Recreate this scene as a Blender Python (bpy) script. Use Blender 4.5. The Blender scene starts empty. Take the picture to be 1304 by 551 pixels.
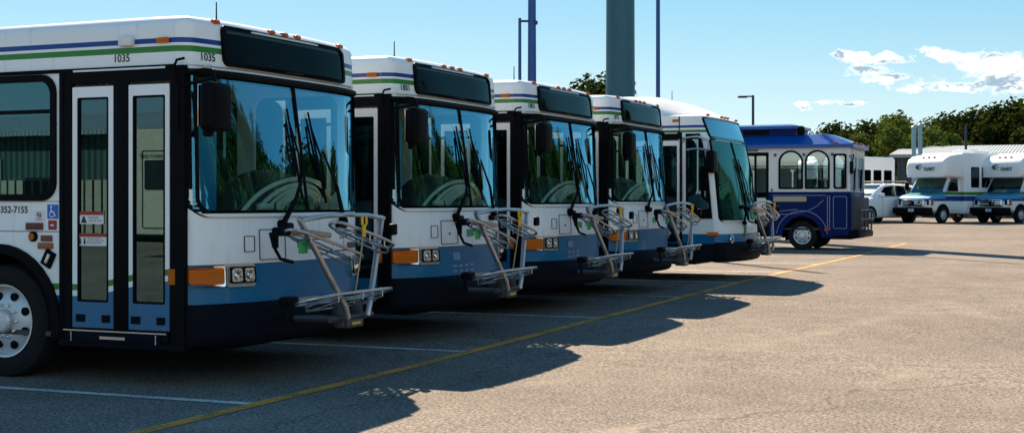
import bpy, bmesh, math, random
from mathutils import Vector, Matrix
R = math.radians
PI = math.pi
scene = bpy.context.scene
COL = scene.collection
random.seed(7)

# ------------------------------------------------------------------ materials
def newmat(name):
    m = bpy.data.materials.new(name); m.use_nodes = True
    nt = m.node_tree; nt.nodes.clear()
    out = nt.nodes.new('ShaderNodeOutputMaterial')
    return m, nt, out
def N(nt, typ, **kw):
    n = nt.nodes.new(typ)
    for k, v in kw.items():
        if k.startswith('i_'):
            key = k[2:]
            n.inputs[int(key) if key.isdigit() else key.replace('_', ' ')].default_value = v
        else: setattr(n, k, v)
    return n
def L(nt, a, b): nt.links.new(a, b)
def math_node(nt, op, a, b=None, c=None, clamp=False):
    n = nt.nodes.new('ShaderNodeMath'); n.operation = op; n.use_clamp = clamp
    for i, v in enumerate((a, b, c)):
        if v is None: continue
        if isinstance(v, (int, float)): n.inputs[i].default_value = v
        else: nt.links.new(v, n.inputs[i])
    return n.outputs[0]
def mixc(nt, fac, a, b, typ='MIX'):
    n = nt.nodes.new('ShaderNodeMix'); n.data_type = 'RGBA'; n.blend_type = typ
    for sock, v in ((n.inputs[0], fac), (n.inputs[6], a), (n.inputs[7], b)):
        if isinstance(v, (int, float)): sock.default_value = v
        elif isinstance(v, tuple): sock.default_value = (*v[:3], 1)
        else: nt.links.new(v, sock)
    return n.outputs[2]
def ramp(nt, fac, p0, p1, smooth=True):
    n = nt.nodes.new('ShaderNodeMapRange'); n.interpolation_type = 'SMOOTHSTEP' if smooth else 'LINEAR'
    n.inputs['From Min'].default_value = p0; n.inputs['From Max'].default_value = p1
    nt.links.new(fac, n.inputs['Value']); return n.outputs[0]
def objco(nt): return nt.nodes.new('ShaderNodeTexCoord').outputs['Object']
def noise(nt, co, scale, detail=3, rough=.55, scl=None):
    if scl:
        mp = nt.nodes.new('ShaderNodeMapping'); mp.inputs['Scale'].default_value = scl; L(nt, co, mp.inputs['Vector']); co = mp.outputs[0]
    n = nt.nodes.new('ShaderNodeTexNoise'); n.inputs['Scale'].default_value = scale
    n.inputs['Detail'].default_value = detail; n.inputs['Roughness'].default_value = rough
    L(nt, co, n.inputs['Vector']); return n.outputs['Fac']
def bumpn(nt, h, strength, dist):
    b = nt.nodes.new('ShaderNodeBump'); b.inputs['Strength'].default_value = strength; b.inputs['Distance'].default_value = dist
    L(nt, h, b.inputs['Height']); return b.outputs[0]

def basic(name, col, rough=.5, metal=0., var=.18, scale=6., coat=0., bump=0., bscale=60., spec=.5):
    m, nt, out = newmat(name)
    p = N(nt, 'ShaderNodeBsdfPrincipled'); co = objco(nt)
    f = noise(nt, co, scale, 4)
    c = mixc(nt, f, tuple(x*(1-var) for x in col), tuple(min(1, x*(1+var)) for x in col))
    L(nt, c, p.inputs['Base Color']); p.inputs['Metallic'].default_value = metal
    r = math_node(nt, 'MULTIPLY_ADD', noise(nt, co, scale*2.3, 3), .18, rough-.09, clamp=True)
    L(nt, r, p.inputs['Roughness']); p.inputs['Coat Weight'].default_value = coat
    p.inputs['Coat Roughness'].default_value = .06; p.inputs['Specular IOR Level'].default_value = spec
    if bump: L(nt, bumpn(nt, noise(nt, co, bscale, 3), bump, .004), p.inputs['Normal'])
    L(nt, p.outputs[0], out.inputs[0]); return m

def glass(name, tint, refl, base=.08, rough=.0, wav=.0, pw=3.5):
    m, nt, out = newmat(name)
    tr = N(nt, 'ShaderNodeBsdfTransparent'); tr.inputs[0].default_value = (*tint, 1)
    gl = N(nt, 'ShaderNodeBsdfGlossy'); gl.inputs['Color'].default_value = (*refl, 1); gl.inputs['Roughness'].default_value = rough
    if wav: L(nt, bumpn(nt, noise(nt, objco(nt), 1.3, 1), wav, .02), gl.inputs['Normal'])
    lw = N(nt, 'ShaderNodeLayerWeight'); lw.inputs[0].default_value = .5
    f = math_node(nt, 'POWER', lw.outputs['Facing'], pw)
    f = math_node(nt, 'MULTIPLY_ADD', f, 1-base, base, clamp=True)
    mx = N(nt, 'ShaderNodeMixShader'); L(nt, f, mx.inputs[0]); L(nt, tr.outputs[0], mx.inputs[1]); L(nt, gl.outputs[0], mx.inputs[2])
    L(nt, mx.outputs[0], out.inputs[0]); return m

WHITE = (.76, .77, .78); BLUE = (.004, .15, .33); GREEN = (.035, .21, .03); NAVY = (.008, .05, .26)
def livery(name, kind):
    """bus paint: bands by height in the bus's own coordinates"""
    m, nt, out = newmat(name)
    co = objco(nt); sx = N(nt, 'ShaderNodeSeparateXYZ'); L(nt, co, sx.inputs[0]); x, y, z = sx.outputs
    wob = math_node(nt, 'MULTIPLY_ADD', noise(nt, co, 3, 2), .006, -.003); 
    def band(lo, hi): # 1 inside
        a = math_node(nt, 'GREATER_THAN', z, lo); b = math_node(nt, 'LESS_THAN', z, hi); return math_node(nt, 'MULTIPLY', a, b)
    dirt = noise(nt, co, 1.6, 6, .65, (1, 1, .35)); fine = noise(nt, co, 22, 4)
    white = mixc(nt, dirt, (.82, .84, .86), (.92, .92, .92)); c = white
    if kind == 'bus':
        c = mixc(nt, band(2.705, 2.745), c, NAVY); c = mixc(nt, band(2.635, 2.682), c, GREEN)
        T = math_node(nt, 'MULTIPLY_ADD', ramp(nt, x, -1.75, -.75), .14, .80)
        back = ramp(nt, x, -3.2, -5.2); T = math_node(nt, 'ADD', T, math_node(nt, 'MULTIPLY', back, .25))
        zr = math_node(nt, 'SUBTRACT', z, T)
        side = math_node(nt, 'LESS_THAN', x, -.765)
        g = math_node(nt, 'MULTIPLY', math_node(nt, 'GREATER_THAN', zr, -.05), math_node(nt, 'LESS_THAN', zr, 0.))
        g = math_node(nt, 'MULTIPLY', g, side); c = mixc(nt, g, c, GREEN)
        bs = math_node(nt, 'MULTIPLY', math_node(nt, 'LESS_THAN', zr, -.095), side)
        bf = math_node(nt, 'MULTIPLY', math_node(nt, 'LESS_THAN', z, .965), math_node(nt, 'SUBTRACT', 1., side))
        bl = math_node(nt, 'ADD', bs, bf, clamp=True)
        c = mixc(nt, bl, c, mixc(nt, dirt, (.001, .115, .25), (.002, .16, .34)))
        seam = math_node(nt, 'MULTIPLY', band(1.215, 1.223), math_node(nt, 'LESS_THAN', x, -1.9))
        c = mixc(nt, seam, c, (.12, .13, .14))
        seam = math_node(nt, 'MULTIPLY', band(1.462, 1.468), math_node(nt, 'LESS_THAN', x, -1.9)); c = mixc(nt, seam, c, (.2, .21, .22))
        stk = ramp(nt, noise(nt, co, 5., 4, .6, (2.2, 2.2, .22)), .55, .8); c = mixc(nt, math_node(nt, 'MULTIPLY', stk, .30), c, (.20, .19, .17))
        spk = ramp(nt, noise(nt, co, 70, 2, .6), .70, .78); c = mixc(nt, math_node(nt, 'MULTIPLY', spk, math_node(nt, 'MULTIPLY', ramp(nt, z, 1.6, .5), .5)), c, (.12, .11, .10))
        sf = math_node(nt, 'MULTIPLY', band(.962, .968), math_node(nt, 'GREATER_THAN', x, -.765)); c = mixc(nt, sf, c, (.03, .04, .06))
        grime = math_node(nt, 'MULTIPLY', ramp(nt, z, .9, .33), .25)
        c = mixc(nt, math_node(nt, 'MULTIPLY', grime, fine), c, (.16, .14, .12))
    elif kind == 'modern':
        c = mixc(nt, band(2.60, 2.645), c, NAVY); c = mixc(nt, band(2.52, 2.565), c, GREEN)
        c = mixc(nt, band(.3, .80), c, BLUE); c = mixc(nt, band(.2, .64), c, (.006, .009, .016))
        c = mixc(nt, band(2.835, 2.842), c, (.3, .33, .36))
    elif kind == 'van':
        hood = math_node(nt, 'MULTIPLY', math_node(nt, 'GREATER_THAN', x, -1.16), math_node(nt, 'GREATER_THAN', z, 1.13)); c = mixc(nt, band(1.30, 1.45), c, GREEN); c = mixc(nt, band(1.02, 1.26), c, NAVY); c = mixc(nt, math_node(nt, 'MULTIPLY', hood, math_node(nt, 'LESS_THAN', z, 1.5)), c, (.06, .28, .50)); c = mixc(nt, math_node(nt, 'MULTIPLY', hood, band(1.36, 1.42)), c, GREEN)
        c = mixc(nt, math_node(nt, 'MULTIPLY', ramp(nt, z, .9, .4), math_node(nt, 'MULTIPLY', fine, .5)), c, (.2, .18, .16))
    elif kind == 'trolley':
        c = mixc(nt, dirt, (.66, .65, .62), (.78, .77, .74))
        c = mixc(nt, band(0, 1.6), c, (.001, .014, .10))
    elif kind == 'plain': pass
    p = N(nt, 'ShaderNodeBsdfPrincipled'); L(nt, c, p.inputs['Base Color'])
    if kind == 'trolley': pass
    L(nt, math_node(nt, 'MULTIPLY_ADD', dirt, .25, .2, clamp=True), p.inputs['Roughness'])
    p.inputs['Coat Weight'].default_value = .12 if kind != 'trolley' else 0.; p.inputs['Coat Roughness'].default_value = .05; p.inputs['Specular IOR Level'].default_value = .3 if kind != 'trolley' else .06
    L(nt, bumpn(nt, noise(nt, co, 2.2, 2), .12, .02), p.inputs['Normal'])
    L(nt, p.outputs[0], out.inputs[0]); return m

M = {}
M['bus'] = livery('bus livery', 'bus'); M['modern'] = livery('modern bus livery', 'modern'); M['van'] = livery('shuttle livery', 'van')
M['trolley'] = livery('trolley livery', 'trolley'); M['white'] = livery('white paint', 'plain')
M['black'] = basic('black trim', (.004, .0045, .006), .5, bump=.1, spec=.05)
M['gloss'] = basic('gloss black', (.008, .009, .011), .12, coat=.5)
M['bumper'] = basic('bumper rubber', (.003, .005, .010), .65, bump=.3, bscale=90, spec=.08)
M['tyre'] = basic('tyre rubber', (.012, .012, .013), .85, bump=.4, spec=.2)
M['rim'] = basic('painted steel rim', (.62, .64, .66), .35, .3)
M['steel'] = basic('stainless tube', (.42, .43, .45), .3, .85, bump=.1)
M['darksteel'] = basic('dark steel', (.09, .09, .1), .45, .6)
M['alu'] = basic('aluminium', (.55, .56, .57), .32, .9)
M['chrome'] = basic('chrome', (.8, .8, .8), .08, 1., var=.03)
M['tan'] = basic('worn tan tube', (.36, .27, .18), .5, .2)
M['yellow'] = basic('yellow plastic', (.75, .45, .01), .45)
M['gstick'] = basic('green sticker', (.02, .32, .08), .5)
M['red'] = basic('red vinyl', (.35, .02, .02), .5)
M['maroon'] = basic('maroon reflector', (.17, .035, .03), .35)
M['brown'] = basic('brown reflector', (.28, .09, .03), .35)
M['wvinyl'] = basic('white vinyl', (.75, .76, .76), .5, var=.05)
M['bvinyl'] = basic('blue vinyl', (.01, .12, .55), .45, var=.05)
M['ink'] = basic('ink', (.012, .012, .014), .6)
M['skyvinyl'] = basic('pale blue vinyl', (.16, .27, .42), .4)
def lamp_mat(name, col, rough=.15):
    m, nt, out = newmat(name); p = N(nt, 'ShaderNodeBsdfPrincipled'); co = objco(nt)
    w = N(nt, 'ShaderNodeTexWave'); w.inputs['Scale'].default_value = 22; w.bands_direction = 'Z'; w.inputs['Distortion'].default_value = .6; L(nt, co, w.inputs[0])
    c = mixc(nt, w.outputs['Fac'], tuple(v*.8 for v in col), col); L(nt, c, p.inputs['Base Color'])
    p.inputs['Metallic'].default_value = .85; p.inputs['Roughness'].default_value = rough; p.inputs['Coat Weight'].default_value = .25
    L(nt, bumpn(nt, w.outputs['Fac'], .5, .01), p.inputs['Normal']); L(nt, p.outputs[0], out.inputs[0]); return m
M['amber'] = lamp_mat('amber lens', (1., .21, .008), .4); M['orange'] = lamp_mat('orange marker lens', (.95, .14, .01)); M['redlens'] = lamp_mat('red lens', (.6, .02, .01))
M['clear'] = basic('headlamp lens', (.66, .68, .70), .08, .85, coat=1., bump=.8, bscale=45)
M['ws'] = glass('windscreen glass', (.72, .95, .93), (.24, .72, 1.), .28, 0., 0.)
M['sideglass'] = glass('tinted side glass', (.16, .28, .30), (.40, .80, .92), .15, 0., .02)
M['farglass'] = glass('far side glass', (.52, .66, .66), (.6, .85, .9), .10)
M['clearglass'] = glass('clear side glass', (.95, .97, .96), (.6, .85, .9), .06)
M['doorglass'] = glass('door glass', (.15, .26, .28), (.42, .72, .80), .15, 0., .01)
M['signglass'] = glass('sign glass', (.22, .28, .28), (.6, .85, .9), .008, pw=6.)
M['ws2'] = glass('modern windscreen glass', (.30, .58, .50), (.22, .62, .66), .05, pw=5.)
M['skyglass'] = glass('modern sign glass', (.05, .10, .12), (.40, .8, 1.), .27)
M['inwhite'] = basic('interior panel', (.72, .78, .78), .6)
M['infloor'] = basic('interior floor', (.06, .065, .075), .7)
M['seat'] = basic('seat fabric', (.02, .06, .17), .85, scale=30)
M['dseat'] = basic('driver seat', (.05, .055, .065), .8)
M['dash'] = basic('dash plastic', (.78, .74, .62), .4, coat=.2)
M['dashdark'] = basic('dark dash plastic', (.03, .032, .035), .45)
M['panelblue'] = basic('blue modesty panel', (.03, .30, .55), .3)
def led_mat():
    m, nt, out = newmat('led board'); p = N(nt, 'ShaderNodeBsdfPrincipled'); co = objco(nt)
    v = N(nt, 'ShaderNodeTexVoronoi'); v.inputs['Scale'].default_value = 42; v.inputs['Randomness'].default_value = 0.; L(nt, co, v.inputs['Vector'])
    f = ramp(nt, v.outputs['Distance'], .38, .28)
    L(nt, mixc(nt, f, (.008, .009, .01), (.05, .055, .04)), p.inputs['Base Color']); p.inputs['Roughness'].default_value = .7; p.inputs['Specular IOR Level'].default_value = .08
    L(nt, p.outputs[0], out.inputs[0]); return m
M['led'] = led_mat()

# ------------------------------------------------------------------ mesh builder
_tmpn = [0]
class MB:
    def __init__(s): s.bm = bmesh.new()
    def _take(s, bm2):
        me = bpy.data.meshes.new('t'); bm2.to_mesh(me); bm2.free(); s.bm.from_mesh(me); bpy.data.meshes.remove(me); return s
    def box(s, c, size, bev=0., rot=None, seg=2):
        b = bmesh.new(); bmesh.ops.create_cube(b, size=1.)
        bmesh.ops.scale(b, vec=size, verts=b.verts)
        if bev: bmesh.ops.bevel(b, geom=b.edges[:], offset=bev, segments=seg, profile=.5, affect='EDGES')
        if rot is not None: bmesh.ops.rotate(b, cent=(0, 0, 0), matrix=rot, verts=b.verts)
        bmesh.ops.translate(b, vec=c, verts=b.verts); return s._take(b)
    def b2(s, x0, x1, y0, y1, z0, z1, bev=0.):
        return s.box(((x0+x1)/2, (y0+y1)/2, (z0+z1)/2), (abs(x1-x0), abs(y1-y0), abs(z1-z0)), bev)
    def tube(s, pts, r, n=8, cap=True):
        pts = [Vector(p) for p in pts]; rs = r if isinstance(r, (list, tuple)) else [r]*len(pts)
        rings = []; prev = None
        for i, p in enumerate(pts):
            d = (pts[min(i+1, len(pts)-1)]-pts[max(i-1, 0)]).normalized()
            if prev is None:
                up = Vector((0, 0, 1)) if abs(d.z) < .9 else Vector((1, 0, 0)); a = d.cross(up).normalized()
            else: a = (prev - d*prev.dot(d)).normalized()
            prev = a; b = d.cross(a)
            rings.append([s.bm.verts.new(p+(a*math.cos(2*PI*k/n)+b*math.sin(2*PI*k/n))*rs[i]) for k in range(n)])
        for i in range(len(rings)-1):
            for k in range(n):
                s.bm.faces.new((rings[i][k], rings[i][(k+1) % n], rings[i+1][(k+1) % n], rings[i+1][k]))
        if cap:
            s.bm.faces.new(rings[0][::-1]); s.bm.faces.new(rings[-1])
        return s
    def loop(s, pts, r, n=8):
        pts = [Vector(p) for p in pts]; m = len(pts); rings = []
        for i, p in enumerate(pts):
            d = (pts[(i+1) % m]-pts[i-1]).normalized(); up = Vector((.13, .2, 1)).normalized(); a = d.cross(up).normalized(); b = d.cross(a)
            rings.append([s.bm.verts.new(p+(a*math.cos(2*PI*k/n)+b*math.sin(2*PI*k/n))*r) for k in range(n)])
        for i in range(m):
            for k in range(n):
                s.bm.faces.new((rings[i][k], rings[i][(k+1) % n], rings[(i+1) % m][(k+1) % n], rings[(i+1) % m][k]))
        return s
    def grid(s, fn, us, vs):
        g = [[s.bm.verts.new(fn(u, v)) for v in vs] for u in us]
        for i in range(len(us)-1):
            for j in range(len(vs)-1):
                s.bm.faces.new((g[i][j], g[i+1][j], g[i+1][j+1], g[i][j+1]))
        return s
    def lathe(s, prof, c, axis='y', n=40, cap=True):
        rings = []
        for (r, h) in prof:
            ring = []
            for k in range(n):
                a = 2*PI*k/n; u, v = r*math.cos(a), r*math.sin(a)
                p = {'y': (u, h, v), 'z': (u, v, h), 'x': (h, u, v)}[axis]
                ring.append(s.bm.verts.new((p[0]+c[0], p[1]+c[1], p[2]+c[2])))
            rings.append(ring)
        for i in range(len(rings)-1):
            for k in range(n):
                s.bm.faces.new((rings[i][k], rings[i][(k+1) % n], rings[i+1][(k+1) % n], rings[i+1][k]))
        for rg, pr in ((rings[0], prof[0]), (rings[-1], prof[-1])) if cap else ():
            if pr[0] > 1e-4: s.bm.faces.new(rg)
        return s
    def loft(s, rings, cap=True):
        V = [[s.bm.verts.new(p) for p in r] for r in rings]; n = len(V[0])
        for i in range(len(V)-1):
            for k in range(n): s.bm.faces.new((V[i][k], V[i][(k+1) % n], V[i+1][(k+1) % n], V[i+1][k]))
        if cap: s.bm.faces.new(V[0]); s.bm.faces.new(V[-1])
        return s
    def curve(s, splines, th, fn, bev=0.):
        """2-D filled outline with holes, thickness th, mapped by fn(a,b,c)"""
        cu = bpy.data.curves.new('c', 'CURVE'); cu.dimensions = '2D'; cu.fill_mode = 'BOTH'; cu.extrude = th/2
        for pts in splines:
            sp = cu.splines.new('POLY'); sp.points.add(len(pts)-1); sp.use_cyclic_u = True
            for q, p in zip(sp.points, pts): q.co = (p[0], p[1], 0, 1)
        o = bpy.data.objects.new('c', cu); me = bpy.data.meshes.new_from_object(o)
        s._mapped(me, fn); bpy.data.objects.remove(o); bpy.data.curves.remove(cu); return s
    def text(s, t, size, fn, th=.0, align='LEFT', bold=0.):
        cu = bpy.data.curves.new('t', 'FONT'); cu.body = t; cu.size = size; cu.extrude = th; cu.align_x = align; cu.offset = bold; cu.resolution_u = 3
        o = bpy.data.objects.new('t', cu); me = bpy.data.meshes.new_from_object(o)
        s._mapped(me, fn); bpy.data.objects.remove(o); bpy.data.curves.remove(cu); return s
    def _mapped(s, me, fn):
        b = bmesh.new(); b.from_mesh(me); bpy.data.meshes.remove(me)
        bmesh.ops.remove_doubles(b, verts=b.verts, dist=1e-5)
        for v in b.verts: v.co = Vector(fn(*v.co))
        s._take(b)
    def build(s, name, mat, parent=None, loc=None, smooth=35, fix=True):
        me = bpy.data.meshes.new(name)
        if fix: bmesh.ops.recalc_face_normals(s.bm, faces=s.bm.faces[:])
        s.bm.to_mesh(me); s.bm.free()
        if smooth:
            for p in me.polygons: p.use_smooth = True
            me.set_sharp_from_angle(angle=R(smooth))
        me.materials.append(M[mat] if isinstance(mat, str) else mat)
        o = bpy.data.objects.new(name, me); COL.objects.link(o)
        if parent: o.parent = parent
        if loc: o.location = loc
        return o
def build_split(mb, name, mat, parent, smooth=35):
    bm = mb.bm; seen = set(); objs = []
    bm.verts.ensure_lookup_table()
    for v0 in bm.verts:
        if v0 in seen: continue
        st = [v0]; seen.add(v0); isl = []
        while st:
            v = st.pop(); isl.append(v)
            for e in v.link_edges:
                w_ = e.other_vert(v)
                if w_ not in seen: seen.add(w_); st.append(w_)
        m2 = MB(); mp = {v: m2.bm.verts.new(v.co) for v in isl}
        for f in {f for v in isl for f in v.link_faces}: m2.bm.faces.new([mp[v] for v in f.verts])
        objs.append(m2.build(name, mat, parent, smooth=smooth))
    bm.free(); return objs
def rrect(a0, a1, b0, b1, r, n=6, step=None):
    rs = r if isinstance(r, (tuple, list)) else (r, r, r, r)  # corners: (a0b0),(a1b0),(a1b1),(a0b1)
    C = [(a0+rs[0], b0+rs[0], PI, rs[0]), (a1-rs[1], b0+rs[1], 1.5*PI, rs[1]), (a1-rs[2], b1-rs[2], 0, rs[2]), (a0+rs[3], b1-rs[3], .5*PI, rs[3])]
    pts = []
    for (cx, cy, a, rr) in C:
        if rr < 1e-5: pts.append((cx, cy)); continue
        for k in range(n+1): t = a+PI/2*k/n; pts.append((cx+rr*math.cos(t), cy+rr*math.sin(t)))
    if step:
        out = []
        for i, p in enumerate(pts):
            q = pts[(i+1) % len(pts)]; d = math.hypot(q[0]-p[0], q[1]-p[1]); m = max(1, int(d/step))
            for k in range(m): out.append((p[0]+(q[0]-p[0])*k/m, p[1]+(q[1]-p[1])*k/m))
        pts = out
    return pts
def circ(cx, cy, r, n=24, a0=0, a1=2*PI): return [(cx+r*math.cos(a0+(a1-a0)*k/n), cy+r*math.sin(a0+(a1-a0)*k/n)) for k in range(n)]
def lin(a, b, n): return [a+(b-a)*k/n for k in range(n+1)]
def interp(tab, x):
    if x <= tab[0][0]: return tab[0][1]
    for (x0, y0), (x1, y1) in zip(tab, tab[1:]):
        if x <= x1: return y0+(y1-y0)*(x-x0)/(x1-x0)
    return tab[-1][1]
def empty(name, loc=(0, 0, 0), rz=0.):
    o = bpy.data.objects.new(name, None); COL.objects.link(o); o.location = loc; o.rotation_euler = (0, 0, rz); o.empty_display_size = .3; return o
def tag(o, label=None, cat=None, group=None, kind=None):
    for k, v in (('label', label), ('category', cat), ('group', group), ('kind', kind)):
        if v: o[k] = v
    return o
def copy_tree(o, parent=None):
    c = o.copy(); COL.objects.link(c)
    if parent: c.parent = parent
    for ch in list(o.children): copy_tree(ch, c)
    return c
def gz(y):
    return interp([(-1000, 0), (2, 0), (14, .1), (35, .1), (57, .4), (1000, .4)], y)

# ------------------------------------------------------------------ BUS
W = 2.59
def make_surface(ctab, etab, ptab):
    def xf(y, z):
        t = min(1., abs(2*y/W-1)); c = interp(ctab, z); e = interp(etab, z); p = interp(ptab, z)
        x = c-(c-e)*t**p
        if t > .94: x -= .09*((t-.94)/.06)**2.2
        return x
    return xf
def ysamples(a=0., b=W):
    s = [0, .003, .01, .025, .05, .08, .13, .2, .3, .42, .56, .72, .9, 1.1, W/2]
    s = s+[W-v for v in s[-2::-1]]
    return sorted(set([a, b]+[v for v in s if a < v < b]))

def build_wheel(parent, cx, cy, cz, sgn, r=.47, w=.28, rim=.30, rear=False):
    """sgn -1: outer face towards -y"""
    f = lambda h: sgn*h
    m = MB(); m.lathe([(rim-.02, f(-w+.02)), (r-.05, f(-w)), (r-.01, f(-w+.03)), (r, f(-w+.06)), (r, f(-.05)), (r-.012, f(-.02)), (r-.05, f(0)), (r-.11, f(.008)), (rim+.02, f(-.005)), (rim-.015, f(-.03))], (0, 0, 0), cap=False)
    t = m.build('wheel', 'tyre', parent, (cx, cy, cz))
    m = MB(); k = -.14 if rear else 0
    m.lathe([(rim+.005, f(-.005)), (rim-.012, f(-.008)), (rim-.02, f(-.05)), (rim-.045, f(-.07+k)), (.215, f(-.045+k)), (.15, f(-.02+k)), (.10, f(-.015+k)), (.095, f(.03+k)), (.08, f(.045+k)), (0.0001, f(.05+k))], (0, 0, 0), cap=False)
    n0 = len(m.bm.faces)
    for i in range(8):
        a = 2*PI*(i+.5)/8; cxh, czh = .215*math.cos(a)*rim/.3, .215*math.sin(a)*rim/.3
        m.lathe([(.034, f(-.048+k)), (.036, f(-.028+k)), (.03, f(-.026+k)), (.0001, f(-.030+k))], (cxh, 0, czh), n=14)
    n1 = len(m.bm.faces)
    for i in range(10):
        a = 2*PI*i/10; m.lathe([(.014, f(-.03+k)), (.014, f(.006+k)), (.008, f(.012+k)), (.0001, f(.012+k))], (.135*math.cos(a)*rim/.3, 0, .135*math.sin(a)*rim/.3), n=8)
    rr = m.build('rim', 'rim', t); rr.data.materials.append(M['black']); rr.data.materials.append(M['chrome'])
    for i, p_ in enumerate(rr.data.polygons): p_.material_index = 0 if i < n0 else 1 if i < n1 else 2
    return t

def side_map(y0, sgn=1):  # (a=x, b=z, c=thickness) -> world; sgn +1: near side
    return lambda a, b, c: (a, y0+c, b)

def rack(parent):
    """folding bicycle rack on the bumper"""
    x = .02; zb, zt = .50, 1.325; yc = W/2
    root = MB()
    lean = lambda z: x+.15-.15*(z-zb)/.8
    for s in (-1, 1):
        root.tube([(lean(zb)-.02, yc+s*.16, zb), (lean(zb+.1), yc+s*.20, zb+.1), (lean(zt)-.005, yc+s*.66, zt-.02), (lean(zt), yc+s*.68, zt)], .026, 10)
    root.tube([(lean(zt), yc-.69, zt-.01), (lean(zt)+.03, yc-.35, zt+.022), (lean(zt)+.04, yc, zt+.03), (lean(zt)+.03, yc+.35, zt+.022), (lean(zt), yc+.69, zt-.01)], .020, 10)
    fr = root.build('bike_rack', 'steel', parent)
    def tray(z0, z1, y0, y1, xa, xb, tilt, name):
        m = MB(); cy = (y0+y1)/2; hl = (y1-y0)/2; cx = (xa+xb)/2; hw = abs(xb-xa)/2
        P = lambda q, w: (cx+w*hw, cy+q*hl, z0+(z1-z0)*(q+1)/2+tilt*w*hw)
        pts = []
        for k in range(32):
            a = 2*PI*k/32; ca, sa = math.cos(a), math.sin(a)
            q = math.copysign(abs(ca)**.42, ca); w = math.copysign(abs(sa)**.7, sa); pts.append(P(q, w))
        m.loop(pts, .0135, 7)
        pts2 = [(p[0]*.55+cx*.45, p[1]*.86+cy*.14, p[2]-.045) for p in pts]; m.loop(pts2, .008, 6)
        for q in (-.55, .05, .55):
            a, b = P(q, -.95), P(q, .95); m.tube([a, (a[0], a[1], a[2]-.06), (b[0], b[1], b[2]-.06), b], .007, 6)
        for q in (-.4, .4):
            m.tube([P(q-.12, -.9), P(q, 0), P(q+.12, .9)], .007, 6)
        return m.build(name, 'steel', fr)
    tray(.68, .68, yc-.80, yc+.50, -.04, .28, .30, 'wheel_tray')
    tray(1.24, .98, yc-.88, yc+.26, -.04, .09, .3, 'wheel_tray')
    tray(1.29, 1.07, yc-.38, yc+.62, .07, .19, .35, 'wheel_tray')
    m = MB()
    m.tube([(-.06, yc-.80, 1.23), (.05, yc-.62, 1.22), (.10, yc-.36, 1.19)], .022, 9); m.tube([(-.02, yc-.72, .68), (.06, yc-.5, .69), (.10, yc-.18, .66)], .022, 9)
    build_split(m, 'support_arm', 'tan', fr)
    m = MB(); m.box((-.05, yc-.84, 1.23), (.10, .15, .07), .02); m.box((-.05, yc-.92, 1.18), (.04, .04, .16), .012)
    m.box((-.02, yc-.78, .68), (.10, .16, .075), .02); m.tube([(-.02, yc-.86, .68), (-.01, yc-.87, .58), (0, yc-.84, .52)], .016, 8)
    m.tube([(-.08, yc-.95, 1.22), (-.03, yc-.98, 1.12), (.0, yc-.93, 1.02), (.03, yc-.8, .99)], .014, 8)
    m.box((.14, yc+.14, 1.27), (.05, .07, .10), .015); m.box((.16, yc+.6, 1.22), (.05, .09, .10), .015)
    build_split(m, 'clamp', 'black', fr)
    m = MB(); m.tube([(.215, yc-.02, 1.33), (.21, yc-.03, 1.10), (.16, yc-.08, .62)], .007, 6); m.build('release_rod', 'tan', fr)
    m = MB(); m.box((.222, yc-.02, 1.22), (.02, .045, .10), .008)
    m.tube([(.225, yc-.055, 1.34), (.225, yc-.055, 1.28), (.225, yc-.02, 1.25), (.225, yc+.015, 1.28), (.225, yc+.015, 1.34)], .011, 7)
    m.build('release_handle', 'yellow', fr)
    m = MB(); m.tube([(-.32, yc-.3, .50), (.10, yc-.22, .50)], .03, 8); m.tube([(-.32, yc+.3, .50), (.10, yc+.22, .50)], .03, 8)
    m.tube([(.09, yc-.34, .50), (.09, yc+.34, .50)], .026, 8); m.box((.11, yc, .45), (.05, .26, .07), .01); m.box((.06, yc-.14, .52), (.1, .05, .2), .01); m.box((.06, yc+.14, .52), (.1, .05, .2), .01)
    m.build('rack_mount', 'darksteel', fr)
    m = MB(); m.box((.139, yc, .452), (.004, .14, .022)); m.build('rack_label', 'yellow', fr)
    m = MB(); m.box((.01, yc-.62, 1.10), (.006, .13, .10), .002); m.build('rack_sticker', 'gstick', fr)
    return fr

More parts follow.
